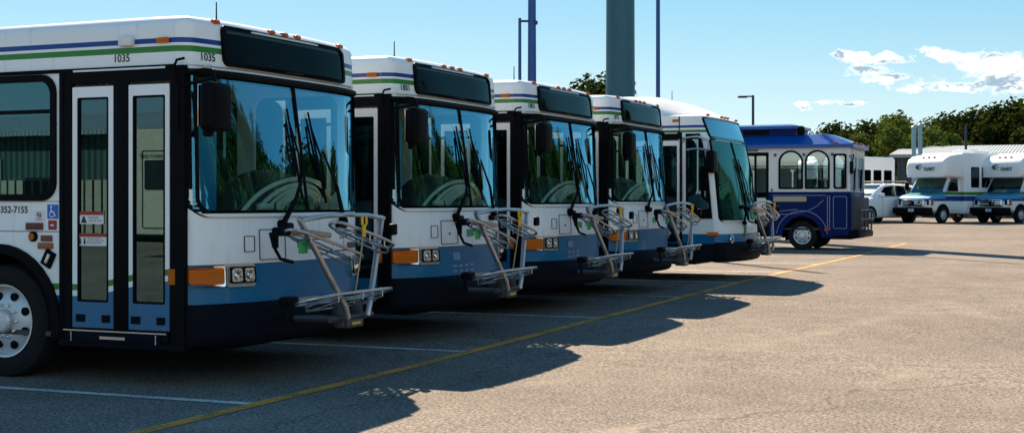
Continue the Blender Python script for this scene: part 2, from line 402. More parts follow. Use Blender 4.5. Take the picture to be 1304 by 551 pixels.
SIDE_WIN = [(-1.94-1.47*i-1.40, -1.94-1.47*i) for i in range(6)]
def make_bus(modern=False):
    liv = 'modern' if modern else 'bus'
    root = empty('transit_bus')
    if not modern:
        xf = make_surface([(.33, -.30), (.65, -.33), (.97, -.36), (1.34, -.375), (1.9, -.45), (2.45, -.53), (2.84, -.58)],
                          [(.33, -.66), (2.84, -.67)], [(.33, 3.0), (1.34, 3.2), (2.84, 4.5)])
        ZW0, ZW1, XS = 1.34, 2.50, -.76; ZR = 2.82
    else:
        xf = make_surface([(.33, .12), (.9, .10), (1.04, .06), (1.83, -.10), (2.76, -.36)],
                          [(.33, -.10), (1.04, -.12), (1.83, -.19), (2.40, -.30), (2.76, -.45)], [(.33, 2.2), (2.8, 2.4)])
        ZW0, ZW1, XS = 1.0, 2.38, -.80; ZR = 2.80
    XB = -10.8
    P = lambda y, z, o=0.: (xf(y, z)+o, y, z)
    wins_far = SIDE_WIN+([(-1.80, -.80)] if not modern else [(-1.8, -.95)])
    # side walls
    for near in (True, False):
        y0 = 0. if near else W
        out = [(XB, .35)]
        for cx in (-8.4, -2.55):
            out += [(cx-.60, .35)]+[(cx-.60*math.cos(a), .46+.60*math.sin(a)) for a in lin(0, PI, 18)]+[(cx+.60, .35)]
        if near: out += [(-1.90, .35), (-1.90, 2.53), (XS, 2.53)]
        else: out += [(XS, .35)]
        out += [(XS, ZR), (XB, ZR)]
        holes = [rrect(a+.03, b-.03, 1.50, 2.47, .12) for a, b in (SIDE_WIN if near else wins_far)]
        m = MB(); m.curve([out]+holes, .04, side_map(y0+(.02 if near else -.02)))
        m.build('side_panel', liv, root, smooth=30)
        for a, b in (SIDE_WIN if near else wins_far):
            m = MB(); yy = y0+(-.006 if near else .006)
            m.curve([rrect(a, b, 1.47, 2.50, .15), rrect(a+.055, b-.055, 1.525, 2.445, .11)], .03, side_map(yy))
            m.b2(a+.05, b-.05, yy-.012, yy+.012, 2.185, 2.215)
            f = m.build('window', 'black', root, smooth=30)
            g = MB(); g.curve([rrect(a+.04, b-.04, 1.51, 2.46, .12)], .004, side_map(yy+(.012 if near else -.012))); g.build('pane', 'sideglass' if near else 'clearglass' if b > -1 else 'farglass', f, smooth=0)
        for cx in (-2.55, -8.4):
            m = MB(); yo = y0-.012 if near else y0+.012
            arc = [(cx-.655*math.cos(a), .46+.655*math.sin(a)) for a in lin(-.17, PI+.17, 22)]; arc2 = [(cx-.575*math.cos(a), .46+.575*math.sin(a)) for a in lin(PI+.17, -.17, 22)]
            m.curve([arc+arc2], .03, side_map(yo)); m.build('wheel_arch_trim', 'black', root, smooth=30)
            m = MB(); m.grid(lambda a, v: (cx-.60*math.cos(a), v, .46+.60*math.sin(a)), lin(-.2, PI+.2, 20), [y0+(.02 if near else -.02), y0+(.55 if near else -.55)])
            m.box((cx, y0+(.56 if near else -.56), .75), (1.22, .01, .75)); m.build('wheel_housing', 'black', root)
            build_wheel(root, cx, y0+(.045 if near else -.045), .47, -1 if near else 1, rear=(cx < -5))
        m = MB(); m.b2(XB, XS, y0-.022 if near else y0, y0 if near else y0+.022, 2.505, 2.535, .004); m.build('gutter_rail', 'black', root)
        m = MB(); m.b2(XB+.02, -3.2 if near else XS-.05, y0+(.01 if near else -.03), y0+(.03 if near else -.01), .22, .352); m.build('skirt', 'black', root)
    # roof and cap
    Rr = .10 if not modern else .16
    def roofz(y, v):
        d = min(y, W-y)
        if modern:
            h = math.sin(min(1, max(0, d)/.55)*PI/2)*.34*math.sin(min(1, v/1.3)*PI/2)
            z = ZR+h+(.06*math.sin(min(1, v/1.2)*PI/2)) * min(1, d/.1)
            if v > 3.5: z -= 0
            return z
        dd = min(d, v); e = Rr-min(Rr, dd)
        return ZR+math.sqrt(max(0, Rr*Rr-e*e))+.05*(1-abs(2*y/W-1)**2)*min(1, v/.4)
    vs = [0, .004, .012, .025, .045, .07, .1, .14, .2, .3, .45, .7, 1., 1.5, 2.5, 5, 10.0]
    m = MB()
    m.grid(lambda y, v: (max(XB, xf(y, ZR)-v*(1 if v < 9 else 1.2)), y, roofz(y, v)), ysamples(), vs)
    m.grid(lambda y, z: P(y, z), ysamples(), lin(ZW1 if not modern else 2.36, ZR, 6))
    bmesh.ops.remove_doubles(m.bm, verts=m.bm.verts, dist=.0006)
    m.build('roof', liv, root, smooth=50)
    m = MB(); m.b2(XB, XB+.04, .02, W-.02, .4, 2.9); m.build('rear_panel', liv, root)
    if not modern:
        m = MB(); m.b2(-6.4, -4.6, .5, W-.5, 2.93, 2.99, .03); m.build('roof_hatch', 'white', root)
    # front lower panel
    m = MB(); m.grid(lambda y, z: P(y, z), ysamples(), lin(.60, ZW0+.03, 10))
    for a, b in ((0, .11 if not modern else .06), (W-(.11 if not modern else .06), W)): m.grid(lambda y, z: P(y, z), ysamples(a, b), [ZW0+.03, ZW0+.13, ZW0+.22] if not modern else lin(ZW0+.03, 2.40, 8))
    bmesh.ops.remove_doubles(m.bm, verts=m.bm.verts, dist=.0006)
    m.build('front_panel', liv, root, smooth=50)
    if not modern:  # fill between the curved front's edge and the side wall
        pass
    # bumper
    def bump(y, q):
        prof = [(.66, .004), (.655, .035), (.63, .05), (.42, .05), (.36, .04), (.325, .0), (.325, -.15)]
        z, o = prof[q]; return (xf(y, max(z, .33))+o, y, z)
    m = MB(); m.grid(bump, ysamples(), list(range(7)))
    # wrap the bumper round to the door post
    m.b2(xf(0, .5)-.02, xf(0, .5)+.04, -.004, .05, .33, .655, .01); m.b2(xf(0, .5)-.02, xf(0, .5)+.04, W-.05, W+.004, .33, .655, .01)
    m.build('bumper', 'bumper', root, smooth=50)
    # windscreen
    if not modern:
        og = rrect(.012, W-.012, ZW0, ZW1+.03, (.15, .15, .02, .02), 6, .06); ig = rrect(.085, W-.085, ZW0+.055, 2.44, (.10, .10, .05, .05), 6, .06)
    else:
        og = rrect(.035, W-.035, ZW0, 2.42, .08, 6, .06); ig = rrect(.065, W-.065, ZW0+.05, 2.38, .06, 6, .06)
    m = MB(); m.curve([og, ig], .02, lambda a, b, c: (xf(a, b)+.008+c, a, b))
    if not modern: m.tube([P(y, 2.475, .02) for y in lin(.02, W-.02, 24)], .03, 8)
    ws = m.build('windscreen', 'black', root, smooth=40)
    m = MB(); lo, hi = (ZW0+.045, 2.45) if not modern else (ZW0+.03, 2.40)
    m.grid(lambda y, z: P(y, z, .006), ysamples(.05, W-.05), lin(lo, hi, 8)); m.build('glass_pane', 'ws2' if modern else 'ws', ws, smooth=60)
    m = MB(); m.tube([P(W/2, z, .014) for z in lin(lo, hi, 8)], .013, 6); m.build('centre_bar', 'black', ws)
    # wipers
    if not modern:
        wp = [((.88, 1.28), (1.20, 1.72), (1.14, 2.25), (1.22, 1.48)), ((1.88, 1.29), (1.56, 1.90), (1.47, 2.24), (1.60, 1.45))]
    else: wp = [((.9, .98), (1.15, 1.5), (1.12, 2.1), (1.2, 1.2)), ((1.8, .98), (1.5, 1.5), (1.42, 2.1), (1.55, 1.2))]
    for pv, jn, tp, bt in wp:
        m = MB(); a = P(*pv, .03); b = P(*jn, .07)
        m.tube([a, P((pv[0]+jn[0])/2, (pv[1]+jn[1])/2, .075), b], [.018, .012, .009], 7)
        m.tube([(a[0], a[1]+.05, a[2]), P((pv[0]+jn[0])/2+.04, (pv[1]+jn[1])/2, .07), b], .006, 6)
        m.lathe([(.035, -.03), (.035, .03), (.02, .04)], a, 'x', 12)
        w = m.build('wiper', 'black', root)
        m = MB(); m.tube([P(*tp, .022), P(*bt, .022)], [.009, .012], 6); m.tube([P(tp[0], tp[1]-.12, .03), P((tp[0]+bt[0])/2, (tp[1]+bt[1])/2, .06), P(bt[0], bt[1]+.12, .03)], .009, 6)
        m.build('wiper_blade', 'black', w)
    m = MB(); m.box(P(.93, 1.255, .03), (.08, .14, .07), .02); m.box(P(1.84, 1.255, .03), (.06, .14, .06), .02); build_split(m, 'wiper_motor_cover', 'black', root)
    # destination sign
    if not modern:
        so = rrect(.36, W-.36, 2.545, 2.875, .06, 6, .07); si = rrect(.40, W-.40, 2.575, 2.845, .04, 6, .07); zmax = 2.82
    else:
        so = rrect(.07, W-.07, 2.43, 2.79, .05, 6, .07); si = rrect(.10, W-.10, 2.455, 2.765, .04, 6, .07); zmax = 2.8
    xs = lambda y, z: xf(y, min(z, zmax))-(max(0, z-zmax)*.5)
    m = MB(); m.curve([so, si], .03, lambda a, b, c: (xs(a, b)+.014+c, a, b)); sg = m.build('destination_sign', 'black', root, smooth=40)
    ys = ysamples(.40, W-.40) if not modern else ysamples(.09, W-.09)
    m = MB(); m.grid(lambda y, z: (xs(y, z)+.006, y, z), ys, lin(2.57 if not modern else 2.43, 2.85 if not modern else 2.77, 4)); m.build('led_board', 'led', sg)
    m = MB(); m.grid(lambda y, z: (xs(y, z)+.020, y, z), ys, lin(2.57 if not modern else 2.43, 2.85 if not modern else 2.77, 4)); m.build('sign_cover', 'signglass' if not modern else 'skyglass', sg)
    # marker lamps
    mk = [.34, W/2-.20, W/2, W/2+.20, W-.34]
    for y in mk:
        zz = ZR+.075 if not modern else ZR+.03
        m = MB(); x = xf(y, ZR)-.03 if not modern else xf(y, 2.76)+.0
        m.box((x, y, zz), (.05, .085, .04), .014); m.build('marker_lamp', 'orange', root)
    # turn signal + headlamps on both sides
    for s in (0, 1):
        yy = (lambda v: v) if s == 0 else (lambda v: W-v)
        if not modern:
            m = MB(); m.curve([rrect(.005, .265, .795, .965, .015, 3, .03)], .03, lambda a, b, c: (xf(a, b)+.012+c, yy(a), b)); hb = m.build('lamp_bezel', 'chrome', root, smooth=30)
            m = MB(); m.curve([rrect(.02, .238, .815, .945, .02, 3, .03)], .03, lambda a, b, c: (xf(a, b)+.034+c, yy(a), b))
            m.box((xf(0, .88)-.03, yy(-.008), .88), (.07, .03, .125), .008)
            m.build('turn_signal', 'amber', root, smooth=30)
            for q in range(2):
                a0 = .298+.115*q
                m = MB(); m.curve([rrect(.275, .535, .79, .97, .02, 3, .03)] if q == 0 else [rrect(.33, .34, .80, .81, .002, 1)], .03, lambda a, b, c: (xf(a, b)+.012+c, yy(a), b))
                if q == 0: hb = m.build('headlamp_bezel', 'alu', root, smooth=30)
                else: m.bm.free()
                m = MB(); m.curve([rrect(a0, a0+.105, .825, .94, .02, 3, .03)], .02, lambda a, b, c: (xf(a, b)+.034+c, yy(a), b)); h = m.build('headlamp', 'clear', root, smooth=30)
                m = MB(); m.lathe([(.035, 0), (.03, .008), (.001, .012)], (xf(a0+.052, .88)+.044, yy(a0+.052), .883), 'x', 14); m.build('bulb', 'chrome', h)
                m = MB(); m.curve([rrect(a0-.006, a0+.111, .817, .948, .02, 3, .03), rrect(a0+.004, a0+.101, .829, .936, .018, 3, .03)], .012, lambda a, b, c: (xf(a, b)+.042+c, yy(a), b)); m.build('lamp_rim', 'black', h, smooth=30)
        else:
            m = MB(); m.lathe([(.085, 0), (.08, .03), (.03, .05), (.001, .05)], (xf(.35, .72)+.0, yy(.35), .70), 'x', 18); m.build('headlamp', 'clear', root)
            m = MB(); m.box((-.22, yy(-.012), .80), (.20, .03, .07), .012); m.build('turn_signal', 'amber', root)
    # hatches, plates on front
    if not modern:
        m = MB()
        for (a0, a1, b0, b1) in ((.62, .95, .99, 1.24), (.46, .57, 1.06, 1.19)):
            m.curve([rrect(a0, a1, b0, b1, .01, 2, .05), rrect(a0+.006, a1-.006, b0+.006, b1-.006, .008, 2, .05)], .006, lambda a, b, c: (xf(a, b)+.003+c, a, b))
        m.curve([circ(.78, 1.10, .012, 10)], .01, lambda a, b, c: (xf(a, b)+.004+c, a, b))
        m.build('access_hatch', 'darksteel', root, smooth=0)
        m = MB(); m.curve([rrect(1.93, 2.22, 1.0, 1.14, .01, 3, .05)], .008, lambda a, b, c: (xf(a, b)+.007+c, a, b)); lp = m.build('licence_plate', 'wvinyl', root, smooth=0)
        m = MB(); m.box(P(2.07, 1.07, .016), (.004, .2, .05)); m.build('plate_lettering', 'darksteel', lp)
        m = MB(); m.curve([rrect(1.17, 1.33, 1.06, 1.14, .01, 3, .05)], .004, lambda a, b, c: (xf(a, b)+.005+c, a, b)); m.build('front_sticker', 'gstick', root, smooth=0)
    else:
        m = MB(); m.box(P(.95, .85, .01), (.01, .12, .22), .003); m.build('front_sticker', 'gstick', root)
    # door (near side)
    D0, D1 = -1.90, XS+.02 if not modern else -.78
    xr = -.665 if not modern else -.76
    holes = [rrect(-1.775, -1.33, .355, 2.41, .004, 1), rrect(-1.225, -.795, .355, 2.41, .004, 1)]
    m = MB(); m.curve([[(-1.90, .33), (xr, .33), (xr, 2.525), (-1.90, 2.525)]]+holes, .05, side_map(.006))
    m.b2(-1.35, -1.20, -.022, .0, .36, 2.42, .006); m.b2(-1.895, -1.85, -.025, 0, .36, 2.5, .006)
    df = m.build('door_frame', 'black', root, smooth=30)
    for a, b in ((-1.765, -1.345), (-1.215, -.805)):
        m = MB(); ga, gb = (a+.055, b-.06) if a < -1.5 else (a+.06, b-.045)
        m.curve([rrect(a, b, .45, 2.385, .012, 3), rrect(ga, gb, .665, 2.295, .012, 3)], .04, side_map(.004)); dl = m.build('door', liv, root, smooth=30)
        m = MB(); m.curve([rrect(ga-.01, gb+.01, .655, 2.305, .01, 2)], .006, side_map(.0)); m.build('door_glass', 'doorglass', dl, smooth=0)
        m = MB(); m.curve([rrect(ga-.004, gb+.004, .661, 2.299, .014, 3), rrect(ga+.012, gb-.012, .677, 2.283, .01, 3)], .02, side_map(-.008)); m.build('gasket', 'black', dl, smooth=0)
        m = MB(); m.b2(a+.01, b-.01, -.020, .01, .36, .455, .004); m.b2(a+.04, a+.13, -.022, -.016, .50, .56); m.b2(b-.12, b-.04, -.022, -.016, .50, .56); m.build('kick_plate', 'bumper', dl)
        m = MB(); m.b2(a+.03, b-.03, .05, .08, 1.20, 1.235, .008); m.tube([(a+.1, .09, .8), (a+.1, .10, 1.9)], .015, 7); m.build('grab_rail', 'yellow' if False else 'darksteel', dl)
    m = MB(); m.b2(-1.90, xr, -.03, .02, .30, .35, .006); m.b2(-1.80, -.88, -.036, .0, .335, .425, .006)
    st = m.build('door_step', 'bumper', root)
    m = MB(); m.b2(-1.84, -.82, -.040, -.028, .428, .438); m.b2(-1.47, -1.22, -.040, -.034, .37, .392)
    for sx in (-1.76, -.92):
        m.b2(sx-.004, sx+.004, -.040, -.034, .345, .42)
    m.build('step_edge', 'alu', st)
    # ceiling lamp over door and header strip
    m = MB(); m.b2(-1.75, -.84, -.026, -.012, 2.505, 2.52); m.build('header_strip', 'wvinyl', root)
    # mirrors
    if not modern:
        for s in (0,):
            q = (lambda v: v) if s == 0 else (lambda v: W-v)
            m = MB(); ys_ = q(-.11); m.box((-.30, ys_, 2.18), (.13, .29, .37), .05, seg=3); m.box((-.34, ys_+.04*(1 if s else -1), 1.99), (.06, .09, .07), .02)
            mr = m.build('mirror', 'black', root, smooth=40)
            m = MB(); m.tube([(-.72, q(.02), 2.44), (-.60, q(-.03), 2.47), (-.42, q(-.09), 2.47), (-.33, q(-.10), 2.46), (-.31, q(-.11), 2.38)], .016, 8)
            m.tube([(-.72, q(.0), 2.36), (-.55, q(-.05), 2.38), (-.33, q(-.11), 2.40)], .014, 8); m.build('mirror_arm', 'black', mr)
            m = MB(); m.box((-.372, ys_, 2.19), (.006, .25, .32), .002); m.build('mirror_glass', 'chrome', mr)
            m = MB(); m.tube([(-.72, q(-.01), 2.30), (-.74, q(-.05), 2.50), (-.70, q(-.06), 2.56), (-.63, q(-.06), 2.57)], .011, 7); m.tube([(-.72, q(-.02), 2.0), (-.72, q(-.02), 2.50)], .014, 7); m.build('bracket', 'black', mr)
    else:
        m = MB(); m.box((-.22, -.10, 2.02), (.14, .30, .38), .05, seg=3); mr = m.build('mirror', 'black', root, smooth=40)
        m = MB(); m.tube([(-.72, .0, 2.30), (-.72, -.06, 2.42), (-.45, -.14, 2.44), (-.28, -.12, 2.38), (-.26, -.11, 2.20)], .022, 8); m.tube([(-.72, -.0, 2.22), (-.50, -.10, 2.24), (-.26, -.11, 2.22)], .018, 8); m.build('mirror_arm', 'alu', mr)
        m = MB(); m.tube([(-.72, -.015, .9), (-.72, -.015, 2.45)], .03, 8); m.build('door_post', 'wvinyl', root)
        # side front window + A pillar
        def xside(z): return xf(0, z)
        o = [(-.70, 2.50), (-.70, 1.16), (-.42, 1.05), (-.26, 1.02)]+[(xside(z)-.035, z) for z in lin(1.04, 2.5, 8)]
        m = MB(); fl = [(XS-.02, ZR), (XS-.02, .33)]+[(xside(z), z) for z in lin(.33, ZR, 16)]
        m.curve([fl, [( -.69, 2.49), (-.69, 1.18), (-.42, 1.07)]+[(xside(z)-.035, z) for z in lin(1.07, 2.49, 8)]], .04, side_map(.02)); m.build('corner_panel', liv, root, smooth=30)
        m = MB(); m.curve([[(xside(z)+.0, z) for z in lin(.33, ZR, 16)]+[(XS-.02, ZR), (XS-.02, .33)]], .04, side_map(W-.02)); m.build('corner_panel', liv, root, smooth=30)
        m = MB(); io = [(-.695, 2.50), (-.695, 1.17), (-.42, 1.06)]+[(xside(z)-.02, z) for z in lin(1.06, 2.50, 8)]
        ii = [(-.655, 2.44), (-.655, 1.32), (-.40, 1.20)]+[(xside(z)-.06, z) for z in lin(1.24, 2.44, 8)]
        m.curve([io, ii], .02, side_map(-.006)); f = m.build('quarter_window', 'black', root, smooth=30)
        m = MB(); m.curve([ii], .004, side_map(0.)); m.build('pane', 'sideglass', f, smooth=0)
    # side marker lamps and sensor box above the door
    m = MB(); m.box((-.87, -.012, 2.725), (.12, .03, .045), .012); m.build('side_marker', 'amber', root)
    if not modern:
        m = MB(); m.box((-1.21, -.03, 2.73), (.13, .07, .085), .02); m.build('camera_housing', 'wvinyl', root)
    # roof antenna
    m = MB(); zt = 2.93 if not modern else 3.05
    m.lathe([(.03, 0), (.022, .03), (.008, .05)], (-1.35, 1.35, zt), 'z', 10); m.tube([(-1.35, 1.35, zt), (-1.35, 1.35, zt+.30)], [.009, .005], 6); m.build('antenna', 'black', root)
    # interior
    m = MB(); m.b2(XB+.05, -.78, .06, W-.06, .36, .40); m.b2(-.79, -.45, .35, W-.35, .40, .42); m.build('floor', 'infloor', root)
    m = MB(); m.b2(XB+.05, -.82, .06, W-.06, 2.54, 2.56); m.box((-.72, W/2, 2.535), (.25, W-.3, .02)); m.build('ceiling', 'inwhite', root)
    dx = .0 if not modern else .25
    m = MB()
    m.grid(lambda a, b: (-1.0+dx+ .42*math.cos(b)*math.sin(a)**.6, 1.6+.78*math.cos(a), .95+.80*math.sin(b)*math.sin(a)**.55), lin(0.0, PI, 28), lin(0, PI*.85, 10))
    ds = m.build('dashboard', 'dashdark', root, smooth=50)
    m = MB()
    mt = MB()
    for k, rr_ in ((.42, .05), (.60, .018), (.74, .022), (.98, .02)):
        mt.tube([(-.93+dx+.30*math.sin(a)**.6, 1.6+.78*k*math.cos(a), .95+.80*.88*math.sin(a)**.55*(.72+.3*k)) for a in lin(.08, PI-.08, 24)], rr_, 7)
    mt.box((-.72+dx, 1.55, 1.46), (.06, .42, .22), .03); mt.box((-.70+dx, 1.15, 1.42), (.05, .22, .06), .02)
    mt.build('dash_trim', 'dash', ds)
    m.b2(-1.0+dx, -.62+dx, .3, 1.0, .45, 1.25, .03); m.b2(-1.35+dx, -1.05+dx, 1.35, 2.25, .9, 1.32, .05)
    m.build('instrument_panel', 'dashdark', ds)
    m = MB(); rot = Matrix.Rotation(R(-35), 3, 'Y'); c = Vector((-1.42+dx, 1.85, 1.38))
    m.loop([c+rot @ Vector((.25*math.cos(t), .25*math.sin(t), 0)) for t in lin(0, 2*PI, 28)[:-1]], .018, 7)
    for a in (.5, 2.6, 4.7): m.tube([c, c+rot @ Vector((.25*math.cos(a), .25*math.sin(a), 0))], .014, 6)
    m.tube([c, (-1.12+dx, 1.85, .9)], .04, 8); m.build('steering_wheel', 'black', root)
    m = MB(); m.box((-2.0, 1.85, .95), (.5, .52, .14), .05); m.box((-2.22, 1.85, 1.35), (.14, .5, .75), .06, Matrix.Rotation(R(-8), 3, 'Y')); m.box((-2.28, 1.85, 1.83), (.10, .28, .2), .04); m.b2(-2.1, -1.9, 1.7, 2.0, .4, .9); m.build('driver_seat', 'dseat', root)
    m = MB(); m.b2(-2.62, -2.58, 1.3, W-.08, .4, 2.0, .01); m.b2(-2.0, -1.97, .08, .62, .4, 1.5, .01); build_split(m, 'modesty_panel', 'inwhite', root)
    m = MB(); m.b2(-1.02+dx, -.99+dx, .42, .86, .42, 2.30, .01); m.build('entry_panel', 'panelblue', root)
    m = MB()
    for (x_, y_) in ((-2.6, 1.28), (-2.0, .66), (-3.5, .75), (-3.5, 1.85), (-5.2, .75), (-5.2, 1.85), (-1.15, .55)): m.tube([(x_, y_, .4), (x_, y_, 2.54)], .018, 8)
    for y_ in (.75, 1.85): m.tube([(-9.5, y_, 2.2), (-2.6, y_, 2.2)], .016, 8)
    m.tube([(-1.15, .55, 1.15), (-1.9, .62, 1.15)], .018, 8)
    build_split(m, 'stanchion', 'alu', root)
    m = MB(); m.box((-2.1, .95, .8), (.3, .3, .8), .03); m.box((-1.55, 1.15, .75), (.28, .3, .7), .02); build_split(m, 'fare_box', 'darksteel', root)
    m = MB(); m.box((0, 0, .82), (.44, .86, .09), .03); m.box((-.22, -.215, 1.16), (.09, .40, .62), .04); m.box((-.22, .215, 1.16), (.09, .40, .62), .04); m.b2(-.1, .1, -.3, .3, .4, .8)
    ps = m.build('passenger_seat', 'seat', root, (-3.6, .53, 0))
    for i in range(7):
        for y_ in (.53, W-.53):
            if i == 0 and y_ < 1: continue
            c = ps.copy(); COL.objects.link(c); c.parent = root; c.location = (-3.6-.82*i, y_, 0)
    # underbody and mud flap
    m = MB(); m.b2(XB+.3, -3.3, .35, W-.35, .22, .36, .02); m.b2(-1.85, -.6, .3, W-.3, .27, .36, .02); m.b2(-2.9, -2.2, .9, W-.9, .30, .52, .05); m.build('underbody', 'black', root)
    r = rack(root); r.location = (0, -.05, 0)
    if modern: r.location = (.32, -.05, 0)
    return root, xf

bus, XF = make_bus()
SX = [0, -.086, -.122, -.064]; SY = [0, 3.455, 6.868, 9.918]
buses = [bus]+[copy_tree(bus) for _ in range(3)]
for b, sx, sy in zip(buses, SX, SY): b.location = (sx, sy, gz(sy+1.3))
BL = ['nearest white city bus with number 1035, only its front door and wheel in view', 'second white city bus of the row, between bus 1035 and the third bus',
      'third white city bus of the row, in the middle of the five', 'fourth white city bus of the row, just before the bus with the tall raked windscreen']
for b, rz, ry in zip(buses, (0, .15, -.2, .12), (0, .5, -.4, .8)):
    b.rotation_euler.z = R(rz)
    for ch in b.children:
        if ch.name.startswith('bike_rack'): ch.rotation_euler.y = R(ry)
for b, l in zip(buses, BL): tag(b, l, 'bus', 'city buses parked side by side')
nums = ['1035', '1801', '1801', '8701']
nums = ['1035', '1801', '1801', '870']
for b, t in zip(buses, nums):
    m = MB(); m.text(t, .088, lambda a, b_, c: (-1.28+a*.95, -.004, 2.572+b_), align='CENTER', bold=.0012); m.build('fleet_number', 'ink', b, smooth=0)
    m = MB(); m.text(t, .088, lambda a, b_, c: (XF(.205+a*.9, 2.572+b_)+.005, .205+a*.9, 2.572+b_), align='CENTER', bold=.0012); m.build('fleet_number', 'ink', b, smooth=0)
# stickers of the nearest bus
def decal(parent, name, mat, x0, x1, z0, z1, y=-.004, r=.004):
    m = MB(); m.curve([rrect(x0, x1, z0, z1, r, 2)], .004, side_map(y)); return m.build(name, mat, parent, smooth=0)
b = buses[0]
m = MB(); m.text('800-352-7155', .078, lambda a, c, d: (-2.24+a, -.004, 1.372+c), align='RIGHT', bold=.0015); m.build('phone_number', 'ink', b, smooth=0)
d = decal(b, 'wheelchair_sign', 'bvinyl', -2.035, -1.925, 1.325, 1.44)
m = MB(); sm = side_map(-.0085)
m.curve([circ(-1.992, 1.421, .010, 14)], .002, sm); m.curve([circ(-1.984, 1.362, .028, 20), circ(-1.984, 1.362, .020, 20)], .002, sm)
m.curve([[(-1.998, 1.408), (-1.988, 1.408), (-1.986, 1.385), (-1.962, 1.385), (-1.948, 1.352), (-1.940, 1.354), (-1.942, 1.345), (-1.955, 1.345), (-1.968, 1.374), (-1.996, 1.374)]], .0024, sm); m.build('wheelchair_symbol', 'wvinyl', d, smooth=0)
d = decal(b, 'no_smoking_sign', 'wvinyl', -2.17, -2.07, 1.31, 1.39)
m = MB(); m.curve([circ(-2.12, 1.355, .024, 20), circ(-2.12, 1.355, .018, 20)], .002, sm); m.curve([[(-2.137, 1.369), (-2.133, 1.373), (-2.103, 1.341), (-2.107, 1.337)]], .0024, sm); m.build('no_smoking_symbol', 'red', d, smooth=0)
m = MB(); m.curve([rrect(-2.135, -2.108, 1.353, 1.358, .001, 1)], .002, sm); m.curve([rrect(-2.155, -2.085, 1.316, 1.320, .001, 1)], .002, sm); m.build('sign_lettering', 'ink', d, smooth=0)
d = decal(b, 'emergency_label', 'red', -2.025, -1.94, 1.235, 1.312); m = MB(); m.curve([rrect(-2.0, -1.965, 1.265, 1.28, .003, 2)], .002, sm); m.build('label_arrow', 'wvinyl', d, smooth=0)
m = MB(); m.b2(-2.26, -2.08, -.016, .002, 1.232, 1.292, .006); d = m.build('side_reflector', 'maroon', b)
m = MB(); m.text('RTA BUS', .045, lambda a, c, dd: (-2.17+a*.9, -.0175, 1.246+c), align='CENTER'); m.build('reflector_lettering', 'ink', d, smooth=0)
m = MB(); m.b2(-2.10, -1.985, -.016, .002, 1.14, 1.19, .006); m.build('side_reflector', 'maroon', b)
m = MB(); m.b2(-2.13, -1.975, -.02, .002, 1.078, 1.13, .008); m.build('side_marker', 'brown', b)
m = MB(); m.lathe([(.042, 0), (.042, -.02), (.034, -.026)], (-2.18, -.001, 1.178), n=20); d = m.build('round_marker', 'black', b)
m = MB(); m.lathe([(.030, -.02), (.028, -.034), (.001, -.038)], (-2.18, 0, 1.178), n=18); m.build('lens', 'amber', d)
m = MB(); m.box((-2.02, -.01, 1.0), (.11, .03, .14), .012, Matrix.Rotation(R(28), 3, 'Y')); d = m.build('key_switch', 'black', b)
m = MB(); m.box((-2.018, -.026, 1.0), (.03, .01, .085), .004, Matrix.Rotation(R(28), 3, 'Y')); m.build('switch_plate', 'alu', d)
for i, (x0, x1, z0, z1) in enumerate(((-1.695, -1.455, 1.285, 1.385), (-1.715, -1.425, 1.11, 1.21))):
    d = decal(b, 'door_sticker', 'wvinyl', x0, x1, z0, z1, -.0075)
    q = side_map(-.0115)
    m = MB(); m.curve([rrect(x0, x1, z1-.028, z1, .002, 1)], .002, q); m.build('red_band', 'red', d, smooth=0)
    m = MB()
    if i == 0:
        m.curve([circ(x0+.042, z1-.047, .010, 12)], .002, q); m.curve([[(x0+.015, z0+.010), (x0+.072, z0+.010), (x0+.055, z1-.055), (x0+.030, z1-.055)]], .0024, q)
        m.text('Face mask\nmust be worn', .024, lambda a, c, dd: (x0+.09+a, -.0125, z0+.045+c))
    else:
        for k in (.025, .070):
            m.curve([circ(x0+k, z1-.045, .008, 12)], .002, q); m.curve([rrect(x0+k-.009, x0+k+.009, z0+.012, z1-.055, .004, 2)], .0024, q)
        m.text('Maintain a safe dist-\nance from others while\nboarding the vehicle', .018, lambda a, c, dd: (x0+.095+a, -.0125, z0+.055+c))
    m.build('sticker_print', 'ink', d, smooth=0)
# faded white print on the blue of the second and third buses
for i in (1, 2):
    m = MB(); q = lambda a, b_, c: (XF(a, b_)+.004+c, a, b_)
    for k in range(2):
        for j in range(4 if i == 1 else 3):
            m.curve([rrect(.80+.13*j, .80+.13*j+.09, .69+.055*k, .715+.055*k, .004, 2)], .002, q)
    m.curve([rrect(.82, .98, .82, .90, .02, 3)], .002, q)
    m.build('front_print', 'skyvinyl', buses[i], smooth=0)

mbus, XM = make_bus(True)
mbus.location = (0, 13.75, gz(15)); tag(mbus, 'fifth city bus of the row, with a tall raked windscreen and a domed roof front', 'bus', 'city buses parked side by side')

